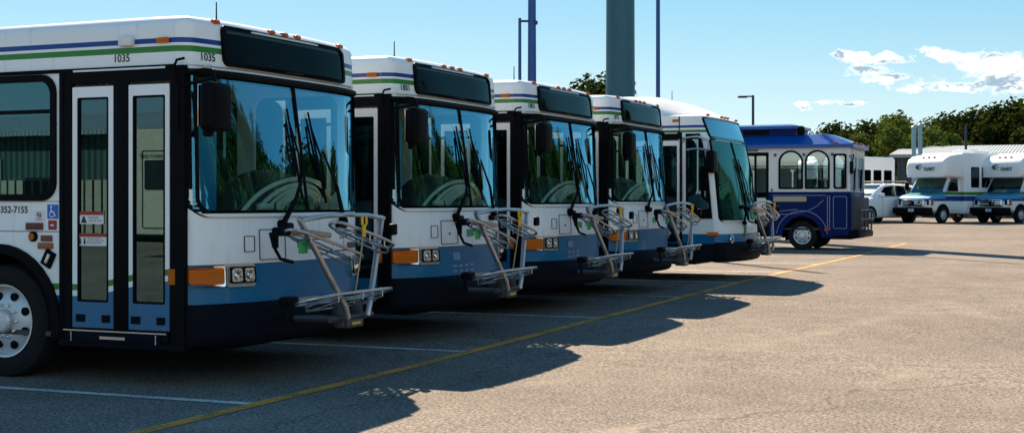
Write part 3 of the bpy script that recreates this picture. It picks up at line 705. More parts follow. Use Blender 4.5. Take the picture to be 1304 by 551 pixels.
# ------------------------------------------------------------------ TROLLEY
def make_trolley():
    root = empty('trolley_bus'); WT = 2.35; XFr = -.60; XBk = -8.2
    blue = basic('trolley blue', (.001, .014, .11), .3, spec=.06); roofb = basic('trolley roof blue', (.003, .075, .33), .3, coat=.15, spec=.3); pin = basic('pinstripe', (.22, .25, .42), .5); gold = basic('cream plaque', (.42, .37, .22), .5)
    def arch(a0, a1, b0, b1, n=12):
        r = (a1-a0)/2; cx = (a0+a1)/2; ry = min(r*.95, .34)
        return [(a0+.03, b0), (a1-.03, b0), (a1, b0+.03)]+[(cx+r*math.cos(t), b1-ry+ry*math.sin(t)) for t in lin(0, PI, n)]+[(a0, b0+.03)]
    wins = [(-2.51, -1.86), (-1.78, -1.13)]+[(-4.5-.73*i, -3.85-.73*i) for i in range(5)]
    for near in (1, 0):
        y0 = 0 if near else WT; sg = 1 if near else -1
        out = [(XBk, .33)]
        for cx in (-6.4, -1.88): out += [(cx-.56*math.cos(a), .38+.56*math.sin(a)) for a in lin(0, PI, 18)]
        if near: out = out[:1]+out[1:20]+[(-3.56, .35), (-3.56, 2.70), (-2.80, 2.70), (-2.80, .35)]+out[20:]
        out += [(-1.2, .33), (-1.0, .40), (XFr, .42), (XFr, 2.82), (XBk, 2.82)]
        holes = [arch(a, b, 1.69, 2.73) for a, b in wins if not (near and -3.56 < a < -2.8)]+[rrect(-1.0, -.68, 1.69, 2.62, .06)]
        m = MB(); m.curve([out]+holes, .05, side_map(y0+.025*sg)); m.build('side_panel', 'trolley', root, smooth=30)
        for k, (a, b) in enumerate(wins+[(-1.0, -.68)]):
            fn = (lambda e: arch(a+e, b-e, 1.69+e, 2.73-e)) if k < len(wins) else (lambda e: rrect(a+e, b-e, 1.69+e, 2.62-e, .06))
            m = MB(); m.curve([fn(-.015), fn(.035)], .03, side_map(y0-.008*sg)); m.b2(a+.03, b-.03, y0-.012, y0+.012, 2.28, 2.30) if k < len(wins) else None
            f = m.build('window', 'black', root, smooth=0)
            m = MB(); m.curve([fn(.02)], .004, side_map(y0+.006*sg)); m.build('pane', 'trglass', f, smooth=0)
        # pinstripes
        m = MB()
        for pts in ([(-2.7, 1.50), (-1.22, 1.50)], [(-2.7, .98), (-2.2, .98), (-1.7, 1.08), (-1.45, 1.22), (-1.28, 1.38)], [(-2.7, 1.04), (-2.0, 1.12)], [(-1.18, .55), (-1.18, 1.50)], [(-1.12, .55), (-1.12, 1.50)]):
            m.tube([(p[0], y0-.004*sg, p[1]) for p in pts], .012, 5)
        m.loop([(p[0], y0-.004*sg, p[1]) for p in rrect(-1.02, -.66, .60, 1.47, .05)], .01, 5)
        m.tube([(-1.88-.70*math.cos(a), y0-.004*sg, .38+.70*math.sin(a)) for a in lin(.1, PI-.1, 20)], .012, 5)
        m.build('pinstripe', pin, root)
        for cx in (-1.88, -6.4):
            build_wheel(root, cx, y0+.05*sg, .40, -1 if near else 1, r=.40, w=.25, rim=.235, rear=cx < -5)
            m = MB(); m.grid(lambda a, v: (cx-.56*math.cos(a), v, .38+.56*math.sin(a)), lin(-.1, PI+.1, 16), [y0+.01*sg, y0+.5*sg]); m.box((cx, y0+.5*sg, .6), (1.14, .01, .7)); m.build('wheel_housing', 'black', root)
            m = MB(); m.curve([[(cx-.62*math.cos(a), .38+.62*math.sin(a)) for a in lin(-.05, PI+.05, 18)]+[(cx-.54*math.cos(a), .38+.54*math.sin(a)) for a in lin(PI+.05, -.05, 18)]], .05, side_map(y0-.01*sg)); m.build('wheel_arch_trim', blue, root, smooth=30)
    m = MB(); m.curve([rrect(-2.67, -1.75, 1.33, 1.47, .03)], .01, side_map(-.006)); d = m.build('name_plaque', gold, root, smooth=0)
    m = MB(); m.box((-1.2, -.01, .57), (.12, .03, .09), .01); m.build('side_marker', 'orange', root)
    m = MB(); m.box((-2.71, -.01, 1.65), (.05, .03, .07), .01); m.build('reflector', 'red', root)
    for x_ in (-2.62, -1.82, -1.05): m = MB(); m.lathe([(.045, 0), (.04, -.03), (.001, -.035)], (x_, 0, 2.62), n=12); m.build('lantern', 'darksteel', root)
    m = MB(); m.b2(-3.44, -3.10, -.008, .0, 2.72, 2.79); m.build('number_plate', 'darksteel', root)
    # door
    m = MB(); m.curve([[(-3.56, .35), (-2.80, .35), (-2.80, 2.70), (-3.56, 2.70)], rrect(-3.48, -3.21, .5, 2.6, .02), rrect(-3.15, -2.88, .5, 2.6, .02)], .04, side_map(.03)); d = m.build('door', 'black', root, smooth=30)
    m = MB(); m.b2(-3.5, -2.86, .028, .032, .48, 2.62); m.build('door_glass', 'trglass', d)
    # front, back
    m = MB(); m.b2(XFr-.02, XFr+.04, .04, WT-.04, .42, 1.62, .02); m.b2(XFr-.02, XFr+.03, .04, WT-.04, 2.55, 2.82, .01)
    for y in (.02, WT/2, WT-.02): m.b2(XFr-.04, XFr+.035, y-.04, y+.04, 1.5, 2.8, .01)
    build_split(m, 'front_panel', 'trolley', root); m = MB(); m.b2(XBk-.05, XBk, .02, WT-.02, .35, 2.8); m.build('rear_panel', 'trolley', root)
    m = MB(); m.b2(XFr+.0, XFr+.006, .05, WT-.05, 1.62, 2.56); m.build('windscreen', 'trglass', root)
    m = MB(); m.b2(XFr+.04, XFr+.09, .6, WT-.6, .65, 1.35, .02)
    for y in (.6, WT-.6): m.tube([(XFr+.06, y-.2, 1.62), (XFr+.06, y+.05, 2.25)], .018, 6)
    m.build('grille', blue, root)
    for y in (.35, WT-.35): m = MB(); m.lathe([(.1, 0), (.09, .04), (.001, .05)], (XFr+.04, y, .95), 'x', 16); m.build('headlamp', 'clear', root)
    m = MB(); m.b2(XFr, XFr+.28, -.02, WT+.02, .34, .52, .04); m.b2(XFr-.75, XFr+.05, .05, WT-.05, .30, .44, .03); m.build('bumper', 'black', root)
    m = MB()
    for y in (.25, 1.0, 1.5, WT-.25): m.tube([(XFr+.18, y, .5), (XFr+.27, y, .55), (XFr+.27, y, 1.10)], .025, 7)
    for z in (.62, .85, 1.10): m.tube([(XFr+.27, .25, z), (XFr+.27, WT-.25, z)], .02, 7)
    m.build('bike_rack', 'darksteel', root)
    m = MB(); m.box((XFr+.10, -.16, 2.25), (.08, .2, .34), .03); m.tube([(XFr, .0, 2.55), (XFr+.15, -.12, 2.6), (XFr+.12, -.16, 2.4)], .018, 6); m.build('mirror', 'black', root)
    # roof: sloped eave then clerestory
    m = MB(); e = .06
    def ring(x0, x1, y0, y1, z): return [(x0, y0, z), (x1, y0, z), (x1, y1, z), (x0, y1, z)]
    m.loft([ring(XBk-.1, XFr+.14, -.10, WT+.10, 2.80), ring(XBk-.1, XFr+.14, -.10, WT+.10, 2.90), ring(XBk+.2, -1.20, .42, WT-.42, 3.19), ring(XBk+.3, -1.4, .6, WT-.6, 3.21)]); m.build('roof', roofb, root, smooth=20)
    m = MB(); m.loft([ring(XBk+.3, -2.12, .34, WT-.34, 3.16), ring(XBk+.3, -2.12, .34, WT-.34, 3.36)]); cl = m.build('clerestory', blue, root, smooth=20)
    m = MB(); m.loft([ring(XBk+.2, -2.04, .26, WT-.26, 3.36), ring(XBk+.2, -2.04, .26, WT-.26, 3.44), ring(XBk+.4, -2.3, .6, WT-.6, 3.50)]); m.build('clerestory_roof', roofb, cl, smooth=20)
    m = MB()
    for i in range(5): m.b2(-3.6-.9*i, -2.85-.9*i, .33, .345, 3.20, 3.33)
    m.build('clerestory_window', 'black', cl)
    m = MB(); m.box((-2.0, .45, 3.30), (.22, .22, .28), .08); m.build('horn', 'black', root)
    for (x_, y_) in ((XFr+.13, .15), (XFr+.13, .8), (XFr+.13, WT/2), (XFr+.13, WT-.15), (-.95, -.08)):
        m = MB(); m.box((x_, y_, 2.92), (.12, .12, .05), .015); m.build('marker_lamp', 'orange', root)
    # interior
    m = MB(); m.b2(XBk, XFr, .05, WT-.05, .55, .6); m.b2(XBk, XFr, .05, WT-.05, 2.77, 2.79)
    for i in range(7):
        for y in (.5, WT-.5): m.box((-3.9-.6*i, y, 1.35), (.08, .8, .7), .02)
    m.box((-1.7, 1.8, 1.5), (.12, .5, .9), .04); m.b2(-.85, -.42, .1, WT-.1, .6, 1.45, .04); m.build('seating', 'dseat', root)
    m = MB(); m.box((-3.05, -.02, .30), (.08, .04, .50)); m.build('mud_flap', 'black', root)
    return root
M['trglass'] = glass('trolley glass', (.78, .85, .86), (.6, .8, .85), .10)
tr = make_trolley(); tr.location = (0, 29.0, .1)
tag(tr, 'dark blue and white trolley with arched windows and a bright blue roof, beyond the row', 'trolley')

# ------------------------------------------------------------------ SHUTTLE VANS
def rr3(x, w, z0, z1, r, n=5, dz=0, yc=0.): return [(x, yc+a, b) for a, b in rrect(-w/2, w/2, z0, z1, r, n)]
def make_shuttle(front=True):
    root = empty('shuttle_bus'); liv = 'van'
    m = MB()
    m.loft([rr3(-.14, 1.70, .62, 1.10, .10), rr3(-.22, 1.90, .55, 1.20, .14), rr3(-.5, 2.0, .48, 1.30, .16), rr3(-1.12, 2.04, .45, 1.42, .16), rr3(-1.2, 2.04, .45, 1.42, .16), rr3(-2.35, 2.04, .42, 1.45, .08)])
    m.loft([[(-1.10, -.96, 1.38), (-1.10, .96, 1.38), (-1.62, .88, 2.14), (-1.62, -.88, 2.14)], [(-2.35, -1.0, 1.38), (-2.35, 1.0, 1.38), (-2.35, .92, 2.14), (-2.35, -.92, 2.14)]])
    m.build('cab', liv, root, smooth=40)
    m = MB(); m.loft([[(-1.13, -.86, 1.44), (-1.13, .86, 1.44), (-1.575, .80, 2.08), (-1.575, -.80, 2.08)], [(-1.16, -.86, 1.44), (-1.16, .86, 1.44), (-1.60, .80, 2.08), (-1.60, -.80, 2.08)]])
    bmesh.ops.translate(m.bm, vec=(.022, 0, .012), verts=m.bm.verts); m.build('windscreen', 'vanglass', root, smooth=0)
    for s in (-1, 1):
        def sd(a, b, c): return (a, s*(1.0-(b-1.38)*.105+.012+c*.5), b)
        m = MB(); m.curve([[(-2.18, 1.48), (-1.35, 1.48), (-1.40, 1.60), (-1.72, 2.06), (-2.18, 2.06)]], .01, sd); w = m.build('door_window', 'vandark', root, smooth=0)
        m = MB(); fr = [(-2.22, .6), (-1.3, .6), (-1.3, 1.46), (-1.33, 1.6), (-1.70, 2.10), (-2.22, 2.10)]; fi = [(-2.21, .61), (-1.31, .61), (-1.31, 1.45), (-1.34, 1.59), (-1.71, 2.09), (-2.21, 2.09)]
        m.curve([fr, fi], .01, lambda a, b, c: (a, s*(1.024 if b < 1.4 else 1.0-(b-1.38)*.105+.012), b)); m.build('door_seam', 'darksteel', root, smooth=0)
        m = MB(); m.box((-1.35, s*1.26, 1.72), (.12, .20, .36), .04); m.tube([(-1.45, s*1.02, 1.55), (-1.38, s*1.2, 1.60)], .02, 6); m.tube([(-1.45, s*.98, 1.85), (-1.38, s*1.2, 1.85)], .02, 6); m.build('mirror', 'black', root)
        m = MB(); m.box((-.20, s*.80, .95), (.12, .26, .28), .04); m.build('headlamp', 'clear', root)
        m = MB(); m.box((-.24, s*.955, .95), (.14, .06, .26), .02); m.build('turn_signal', 'amber', root)
        for cx, rw in ((-.95, 1.0), (-5.1, 1.13)):
            m = MB(); m.curve([[(cx-.50*math.cos(a), .40+.50*math.sin(a)) for a in lin(-.15, PI+.15, 16)]], .02, lambda a, b, c: (a, s*(rw+.02)+c, b)); m.build('wheel_arch', 'black', root, smooth=30)
            build_wheel(root, cx, s*(rw+.06), .38, s, r=.385, w=.24, rim=.215, rear=cx < -3)
        m = MB()
        for i in range(5): m.curve([rrect(-3.52-.86*i, -2.88-.86*i, 1.66, 2.66, .06)], .03, lambda a, b, c: (a, s*1.196+c, b))
        m.bm.free()
        for i in range(5):
            m = MB(); m.curve([rrect(-3.52-.86*i, -2.88-.86*i, 1.66, 2.62, .06), rrect(-3.48-.86*i, -2.92-.86*i, 1.70, 2.58, .04)], .03, lambda a, b, c: (a, s*1.2+c, b)); f = m.build('window', 'black', root, smooth=0)
            m = MB(); m.curve([rrect(-3.50-.86*i, -2.90-.86*i, 1.68, 2.60, .05)], .01, lambda a, b, c: (a, s*1.203+c, b)); m.build('pane', 'vandark', f, smooth=0)
    # box with the cap over the cab
    m = MB()
    m.loft([rr3(-.99, 1.98, 2.22, 2.72, .12), rr3(-1.02, 2.08, 2.18, 2.80, .14), rr3(-1.16, 2.18, 2.14, 2.98, .15), rr3(-1.45, 2.24, 2.12, 3.13, .15), rr3(-1.9, 2.30, 2.10, 3.20, .12), rr3(-2.36, 2.36, 2.10, 3.24, .12), rr3(-2.40, 2.36, 2.10, 3.24, .12)])
    m.b2(-1.06, -.97, -1.0, 1.0, 2.14, 2.20, .02)
    m.loft([rr3(-2.37, 2.34, .44, 3.26, .10), rr3(-2.42, 2.40, .42, 3.30, .10), rr3(-7.15, 2.40, .42, 3.30, .10), rr3(-7.25, 2.36, .5, 3.25, .10)])
    m.build('body', liv, root, smooth=40)
    m = MB(); m.box((-.12, 0, .93), (.10, 1.24, .34), .04)
    gr = m.build('grille', 'chrome', root)
    m = MB()
    for z in (.84, .93, 1.02): m.b2(-.07, -.06, -.54, .54, z-.025, z+.025)
    m.lathe([(.09, 0), (.08, .012), (.001, .015)], (-.068, 0, .94), 'x', 16); m.build('grille_slot', 'black', gr)
    m = MB(); m.box((0-.04, 0, .58), (.22, 2.1, .30), .05); m.b2(-.3, -.1, -1.0, 1.0, .34, .5, .03); m.build('bumper', 'black', root)
    m = MB(); m.b2(.068, .075, -.15, .15, .54, .66); lp = m.build('licence_plate', 'wvinyl', root)
    m = MB(); m.b2(.0755, .078, -.10, .10, .58, .62); m.build('plate_lettering', 'bvinyl', lp)
    for y in (-.75, -.3, 0, .3, .75):
        m = MB(); m.box((-1.30-.10*(abs(y) > .5), y, 3.08), (.10, .12, .05), .02); m.build('marker_lamp', 'redlens' if abs(y) < .1 else 'orange', root)
    m = MB(); m.box((-4.6, 0, 3.36), (1.3, 1.3, .16), .06); m.box((-4.3, 0, 3.46), (.5, .9, .08), .03); m.build('air_conditioner', 'wvinyl', root)
    # wiper
    m = MB()
    for y in (-.35, .35): m.tube([(-1.02, y-.1, 1.47), (-1.22, y+.35, 1.75)], .014, 5)
    m.build('wiper', 'black', root)
    # logo text on the cap
    cap = lambda z: -.985+max(0, (z-2.88))*-1.2
    m = MB(); m.text('DART', .23, lambda a, b_, c: (-.965+c, -.03+a, 2.44+b_), th=.008, bold=.006); lg = m.build('logo_text', 'gdark', root, smooth=0)
    m = MB(); xx = -.970
    m.curve([[(-.10, 2.47), (-.36, 2.50), (-.46, 2.58), (-.40, 2.70), (-.18, 2.74), (-.06, 2.70), (-.24, 2.68), (-.30, 2.62), (-.20, 2.60), (-.02, 2.62), (-.14, 2.57), (-.30, 2.56), (-.22, 2.51)]], .012, lambda a, b_, c: (xx+c, a-.06, b_)); m.build('logo_swirl', 'gdark', root, smooth=0)
    m = MB(); m.curve([circ(-2.75, .72, .19, 20)], .01, lambda a, b, c: (a, 1.205+c, b)); m.build('round_emblem', 'wvinyl', root, smooth=0)
    # rear door and writing
    m = MB(); m.curve([rrect(-.45, .45, .75, 2.75, .05), rrect(-.43, .43, .77, 2.73, .04)], .01, lambda a, b, c: (-7.262+c, a, b)); rd = m.build('rear_door', 'darksteel', root, smooth=0)
    m = MB(); m.curve([rrect(-.36, .36, 1.75, 2.5, .04)], .02, lambda a, b, c: (-7.262+c, a, b)); m.build('rear_window', 'vandark', rd, smooth=0)
    m = MB(); m.text('EMERGENCY EXIT', .13, lambda a, b_, c: (-7.27, -a, 2.56+b_), align='CENTER', bold=.002); m.build('rear_lettering', 'ink', rd, smooth=0)
    for y in (-.95, .95): m = MB(); m.box((-7.27, y, 1.2), (.04, .12, .3), .01); m.build('tail_lamp', 'redlens', root)
    m = MB(); m.box((-7.25, 0, .5), (.2, 2.3, .2), .03); m.build('rear_bumper', 'black', root)
    return root
M['gdark'] = basic('dark green logo', (.01, .13, .08), .5)
M['vanglass'] = glass('van windscreen', (.10, .17, .17), (.55, .95, .95), .22)
M['vandark'] = glass('van dark glass', (.03, .045, .05), (.6, .75, .8), .10)
HD = R(-90-29)  # heading of the angled vehicles
sh = make_shuttle(); g = 'white shuttle buses with green and blue stripes'
SH = [(sh, (-2.55, 56.9), 'white shuttle bus with green logo on its cap, beside the white car')]
for xy, lab in (((.75, 58.3), 'white shuttle bus at the right edge of the photo, its cap and hood showing'),
                ((-9.06, 59.6), 'white shuttle bus behind the white car, only dark side windows and roof showing')):
    SH.append((copy_tree(sh), xy, lab))
for o, xy, lab in SH:
    o.location = (xy[0], xy[1], gz(xy[1])); o.rotation_euler = (0, 0, HD); tag(o, lab, 'shuttle bus', g)
o = copy_tree(sh); o.location = (-16.5, -27.0, 0); o.rotation_euler = (0, 0, R(-90)); 
for ch in o.children:
    if ch.name.split('.')[0] in ('body', 'cab'): ch.material_slots[0].link = 'OBJECT'; ch.material_slots[0].material = basic('cream paint', (.55, .52, .42), .4)
tag(o, 'cream shuttle bus mirrored in the door glass of the nearest bus', 'shuttle bus', g)

# ------------------------------------------------------------------ WHITE CAR
def make_car():
    root = empty('parked_car')
    m = MB()
    secs = [(0, 1.45, .38, .66, .12), (-.08, 1.66, .30, .82, .16), (-.25, 1.80, .24, .92, .18), (-.7, 1.88, .22, 1.02, .18), (-1.25, 1.90, .22, 1.10, .16), (-2.5, 1.90, .22, 1.14, .14), (-4.2, 1.88, .24, 1.16, .16), (-4.65, 1.80, .30, 1.10, .2), (-4.78, 1.6, .4, .95, .2)]
    m.loft([rr3(x, w, a, b, r) for x, w, a, b, r in secs])
    top = [(-1.15, 1.62, 1.02, 1.10), (-1.55, 1.55, 1.02, 1.38), (-2.05, 1.44, 1.02, 1.64), (-2.6, 1.42, 1.02, 1.70), (-3.8, 1.40, 1.02, 1.68), (-4.3, 1.42, 1.02, 1.58), (-4.72, 1.5, 1.02, 1.12)]
    m.loft([[(x, -w/2-(.12), a), (x, w/2+.12, a), (x, w/2+.02, b-.06), (x, w/2-.06, b), (x, -w/2+.06, b), (x, -w/2-.02, b-.06)] for x, w, a, b in top])
    m.build('body', 'white', root, smooth=40)
    m = MB(); m.loft([[(-1.22, -.70, 1.14), (-1.22, .70, 1.14), (-1.98, .62, 1.61), (-1.98, -.62, 1.61)], [(-1.25, -.70, 1.12), (-1.25, .70, 1.12), (-2.0, .62, 1.59), (-2.0, -.62, 1.59)]]); bmesh.ops.translate(m.bm, vec=(-.02, 0, .035), verts=m.bm.verts); m.build('windscreen', 'vanglass', root, smooth=0)
    for s in (-1, 1):
        for pts in ([(-2.75, 1.16), (-1.62, 1.16), (-2.08, 1.55), (-2.75, 1.60)], [(-3.7, 1.16), (-2.83, 1.16), (-2.83, 1.60), (-3.7, 1.58)], [(-4.4, 1.2), (-3.78, 1.17), (-3.78, 1.56), (-4.2, 1.50)]):
            m = MB(); m.curve([pts], .02, lambda a, b, c: (a, s*(.87-(b-1.02)*.19+.012)+c, b)); m.build('window', 'vandark', root, smooth=0)
        m = MB(); m.box((-1.62, s*1.02, 1.20), (.14, .20, .16), .04); m.build('mirror', 'white', root)
        m = MB(); m.box((-.20, s*.70, .78), (.34, .30, .15), .05, Matrix.Rotation(R(-18*s), 3, 'Z')); m.build('headlamp', 'clear', root)
        m = MB(); m.tube([(-2.0, s*.66, 1.68), (-2.2, s*.66, 1.77), (-3.9, s*.66, 1.77), (-4.1, s*.66, 1.68)], .022, 6); m.build('roof_rail', 'darksteel', root)
        for x_ in (-2.79, -1.75):
            m = MB(); m.b2(x_-.006, x_+.006, s*.951-.004, s*.951+.004, .4, 1.12); m.build('door_seam', 'darksteel', root)
        for x_ in (-2.62, -3.55): m = MB(); m.box((x_, s*.965, .95), (.2, .03, .035), .01); m.build('door_handle', 'alu', root)
        for cx in (-.95, -3.75):
            m = MB(); m.curve([[(cx-.40*math.cos(a), .34+.40*math.sin(a)) for a in lin(-.15, PI+.15, 16)]], .02, lambda a, b, c: (a, s*.945+c, b)); m.build('wheel_arch', 'black', root, smooth=30)
            build_wheel(root, cx, s*.975, .345, s, r=.345, w=.22, rim=.235)
    for x_ in (-2.4, -3.6): m = MB(); m.box((x_, 0, 1.80), (.10, 1.5, .035), .012); m.build('cross_bar', 'alu', root)
    m = MB(); m.box((-.05, 0, .70), (.10, .85, .14), .03); m.box((.0, 0, .40), (.06, 1.1, .16), .03); m.build('grille', 'black', root)
    return root
car = make_car(); car.scale = (1.1, 1.1, 1.1); car.location = (-5.75, 56.0, gz(56.0)); car.rotation_euler = (0, 0, HD)
tag(car, 'white family car with roof bars, parked between the trolley and the shuttle buses', 'car')

# ------------------------------------------------------------------ POLES, SHED
def px(u, dep, z0=None):
    """ground place seen in direction u at a depth, in metres along the ground"""
    c, s = math.cos(R(23.66)), math.sin(R(23.66)); r = (u-652)/1740.5*dep
    return 5.92+r*c-dep*s, -8.71+r*s+dep*c
M['mast'] = basic('blue mast paint', (.006, .06, .24), .4)
M['tower'] = basic('grey green tower paint', (.022, .10, .14), .5)
M['polepaint'] = basic('dark pole paint', (.015, .03, .07), .5)
def pole(name, u, dep, h, r0, r1, mat, label, cat, n=20):
    x, y = px(u, dep); z = gz(y); root = empty(name, (x, y, z))
    m = MB(); m.tube([(0, 0, 0), (0, 0, h)], [r0, r1], n); m.build('shaft', mat, root)
    m = MB(); m.lathe([(r0*1.9, 0), (r0*1.9, .04), (r0*1.1, .05)], (0, 0, 0), 'z', 16); m.build('base_plate', mat, root)
    return tag(root, label, cat)
pole('flag_mast', 677.5, 45, 17, .165, .09, 'mast', 'thick blue mast rising behind the third bus, beside the lamp pole', 'mast')
t = pole('turbine_tower', 790, 60, 42, .66, .50, 'tower', 'very wide grey green tapering tower rising behind the fourth bus', 'tower', 40)
pole('flag_mast', 838, 50, 18, .085, .06, 'mast', 'thin blue mast rising behind the bus with the domed roof', 'mast')
x = pole('light_pole', 662, 45, 7.35, .065, .05, 'mast', 'lamp pole with a short side arm, left of the thick blue mast', 'lamp post')
m = MB(); m.tube([(0, 0, 7.25), (.35, .15, 7.25)], .04, 6); m.box((.40, .17, 7.2), (.30, .18, .14), .04); m.build('lamp_head', 'polepaint', x)
x = pole('light_pole', 959, 60, 5.75, .07, .055, 'polepaint', 'short dark lamp post above the trolley roof', 'lamp post')
m = MB(); m.tube([(0, 0, 5.70), (-.25, -.1, 5.70)], .035, 6); m.box((-.42, -.18, 5.68), (.42, .22, .09), .03, Matrix.Rotation(R(23), 3, 'Z')); m.build('lamp_head', 'polepaint', x)
x = pole('utility_pole', 1230, 82, 5.6, .09, .07, 'polepaint', 'dark pole standing in front of the low shed roof', 'pole')

def shed():
    mroof, nt, out = newmat('shed roof metal'); p = N(nt, 'ShaderNodeBsdfPrincipled'); co = objco(nt)
    w = N(nt, 'ShaderNodeTexWave'); w.inputs['Scale'].default_value = 1.6; L(nt, co, w.inputs[0])
    L(nt, mixc(nt, noise(nt, co, .8, 5), (.17, .22, .25), (.27, .33, .37)), p.inputs['Base Color']); p.inputs['Roughness'].default_value = .45
    L(nt, bumpn(nt, w.outputs['Fac'], .6, .05), p.inputs['Normal']); L(nt, p.outputs[0], out.inputs[0])
    def wall(name, c1, c2, sc):
        mm, nt, out = newmat(name); p = N(nt, 'ShaderNodeBsdfPrincipled'); co = objco(nt)
        w = N(nt, 'ShaderNodeTexWave'); w.inputs['Scale'].default_value = sc; L(nt, co, w.inputs[0])
        L(nt, mixc(nt, math_node(nt, 'GREATER_THAN', w.outputs['Fac'], .75), c1, c2), p.inputs['Base Color']); p.inputs['Roughness'].default_value = .5
        L(nt, bumpn(nt, w.outputs['Fac'], .8, .05), p.inputs['Normal']); L(nt, p.outputs[0], out.inputs[0]); return mm
    def hall(x0, x1, y0, y1, ze, zr, wm, face, label, name):
        root = empty(name, (x0, y0, gz(y0)))
        lx, ly = x1-x0, y1-y0
        m = MB(); m.b2(0, lx, 0, ly, 0, ze); m.build('wall', wm, root, smooth=0)
        m = MB(); m.loft([[(-.4, -.5, ze-.05), (-.4, ly/2, zr), (-.4, ly+.5, ze-.05), (-.4, ly+.5, ze-.25), (-.4, ly/2, zr-.2), (-.4, -.5, ze-.25)], [(lx+.4, -.5, ze-.05), (lx+.4, ly/2, zr), (lx+.4, ly+.5, ze-.05), (lx+.4, ly+.5, ze-.25), (lx+.4, ly/2, zr-.2), (lx+.4, -.5, ze-.25)]]); m.build('roof', mroof, root, smooth=0)
        yd = -.03 if face < 0 else ly+.03
        for k in range(int(lx/9)):
            xx = 3+9*k
            m = MB(); m.b2(xx, xx+3.4, yd-.03, yd+.03, 0, 3.0); d = m.build('roller_door', 'alu' if k % 2 else 'darksteel', root)
            m = MB(); m.b2(xx+4.6, xx+6, yd-.03, yd+.03, 1.3, 2.3); m.build('window', 'vandark', root)
        return tag(root, label, 'building')
    x0, y0 = px(1141, 85)
    a = hall(x0, x0+34, y0+.5, y0+12, 3.95, 4.62, wall('dark cladding', (.03, .045, .06), (.015, .02, .03), .9), -1, 'low dark shed with a pale metal roof behind the shuttle buses', 'metal_shed')
    hh = hall(-48, -11, -43, -31, 4.1, 5.1, wall('corrugated green wall', (.05, .11, .10), (.015, .035, .035), 1.1), 1, 'corrugated metal hall mirrored in the glass of the bus doors', 'metal_hall')
    m = MB()
    for i in range(90): m.b2(.2+.41*i, .5+.41*i, 12.0, 12.06, 0, 2.2)
    m.build('lower_cladding', basic('tan cladding', (.42, .39, .31), .6), hh, smooth=0)
    for dx_ in (0, .38):
        x, y = px(1164, 84); r = empty('exhaust_stack', (x+dx_, y-.1, gz(y)))
        m = MB(); m.tube([(0, 0, 0), (0, 0, 5.5+.12*(dx_ > 0))], .13, 14); m.build('pipe', 'stack', r); m = MB(); m.lathe([(.17, 0), (.17, .1), (.02, .22)], (0, 0, 5.45+.12*(dx_ > 0)), 'z', 12); m.build('cap', 'stack', r)
        tag(r, 'pale blue exhaust stack in front of the shed roof, '+('right' if dx_ else 'left')+' of the pair', 'exhaust stack', 'pair of exhaust stacks')
M['stack'] = basic('pale blue stack', (.22, .38, .46), .4)
shed()

# ------------------------------------------------------------------ TREES
def leafmat(name, c1, c2):
    m, nt, out = newmat(name); gi = N(nt, 'ShaderNodeNewGeometry')
    c = mixc(nt, gi.outputs['Random Per Island'], c1, c2)
    d = N(nt, 'ShaderNodeBsdfDiffuse'); t = N(nt, 'ShaderNodeBsdfTranslucent'); L(nt, c, d.inputs[0]); L(nt, mixc(nt, .5, c, (.12, .16, .02)), t.inputs[0])
    mx = N(nt, 'ShaderNodeMixShader'); mx.inputs[0].default_value = .22; L(nt, d.outputs[0], mx.inputs[1]); L(nt, t.outputs[0], mx.inputs[2]); L(nt, mx.outputs[0], out.inputs[0]); return m
LM = [leafmat('leaves olive', (.045, .075, .015), (.13, .16, .035)), leafmat('leaves dark', (.007, .015, .006), (.022, .036, .011)), leafmat('leaves mid', (.03, .06, .014), (.09, .12, .03))]
M['bark'] = basic('bark', (.07, .055, .04), .9, bump=.8, bscale=12)
def tree_proto(h, rad, kind, seed, nclump, nleaf, leaf):
    rnd = random.Random(seed); root = empty('tree')
    m = MB(); th = h*.42; lean = rnd.uniform(-.3, .3)
    m.tube([(0, 0, -.2), (lean*.3, .05, th*.5), (lean, 0, th), (lean*1.3, 0, h*.75)], [.22*h/8, .17*h/8, .12*h/8, .03], 8)
    cl = []
    for i in range(nclump):
        a = rnd.uniform(0, 2*PI); q = rnd.random()**.5; zz = rnd.uniform(.25, .97); prof = math.sin(min(1, (zz-.1)*1.15)*PI)**.55 if zz < .97 else .4
        r_ = rad*q*max(.25, prof); c = Vector((lean+r_*math.cos(a), r_*math.sin(a), h*zz*(1-.12*q)))
        cl.append((c, rnd.uniform(.11, .2)*h*.8))
    for c, s in cl[:10]:
        b0 = Vector((lean*.8, 0, min(th, c.z*.7))); mid = (b0+c)/2+Vector((0, 0, -.2)); m.tube([b0, mid, c], [.07*h/8, .045*h/8, .015], 6)
    m.build('trunk', 'bark', root)
    vs, fs = [], []
    for k in range(nleaf):
        c, s = cl[rnd.randrange(nclump)]
        d = Vector((rnd.gauss(0, 1), rnd.gauss(0, 1), rnd.gauss(0, 1))); d.normalize(); p = c+d*s*(rnd.random()**.4)
        p.z = max(p.z, h*.14)
        n = (d+Vector((rnd.gauss(0, .6), rnd.gauss(0, .6), rnd.gauss(.3, .6)))).normalized(); a = n.orthogonal().normalized(); a.rotate(Matrix.Rotation(rnd.uniform(0, 6.28), 3, n)); b = n.cross(a)
        l = leaf*rnd.uniform(.6, 1.4); w = l*.55; i = len(vs)
        vs += [p-a*l, p-b*w+a*l*.1, p+a*l, p+b*w-a*l*.1]; fs.append((i, i+1, i+2, i+3))
    me = bpy.data.meshes.new('crown'); me.from_pydata([tuple(v) for v in vs], [], fs); me.materials.append(LM[kind])
    o = bpy.data.objects.new('crown', me); COL.objects.link(o); o.parent = root
    return root
protos = {(k, s): None for k in range(3) for s in range(2)}
for k in range(3):
    for s in range(2): protos[(k, s)] = tree_proto(7.5, 3.1, k, 10*k+s, 34, 7500, .17)
used = set()
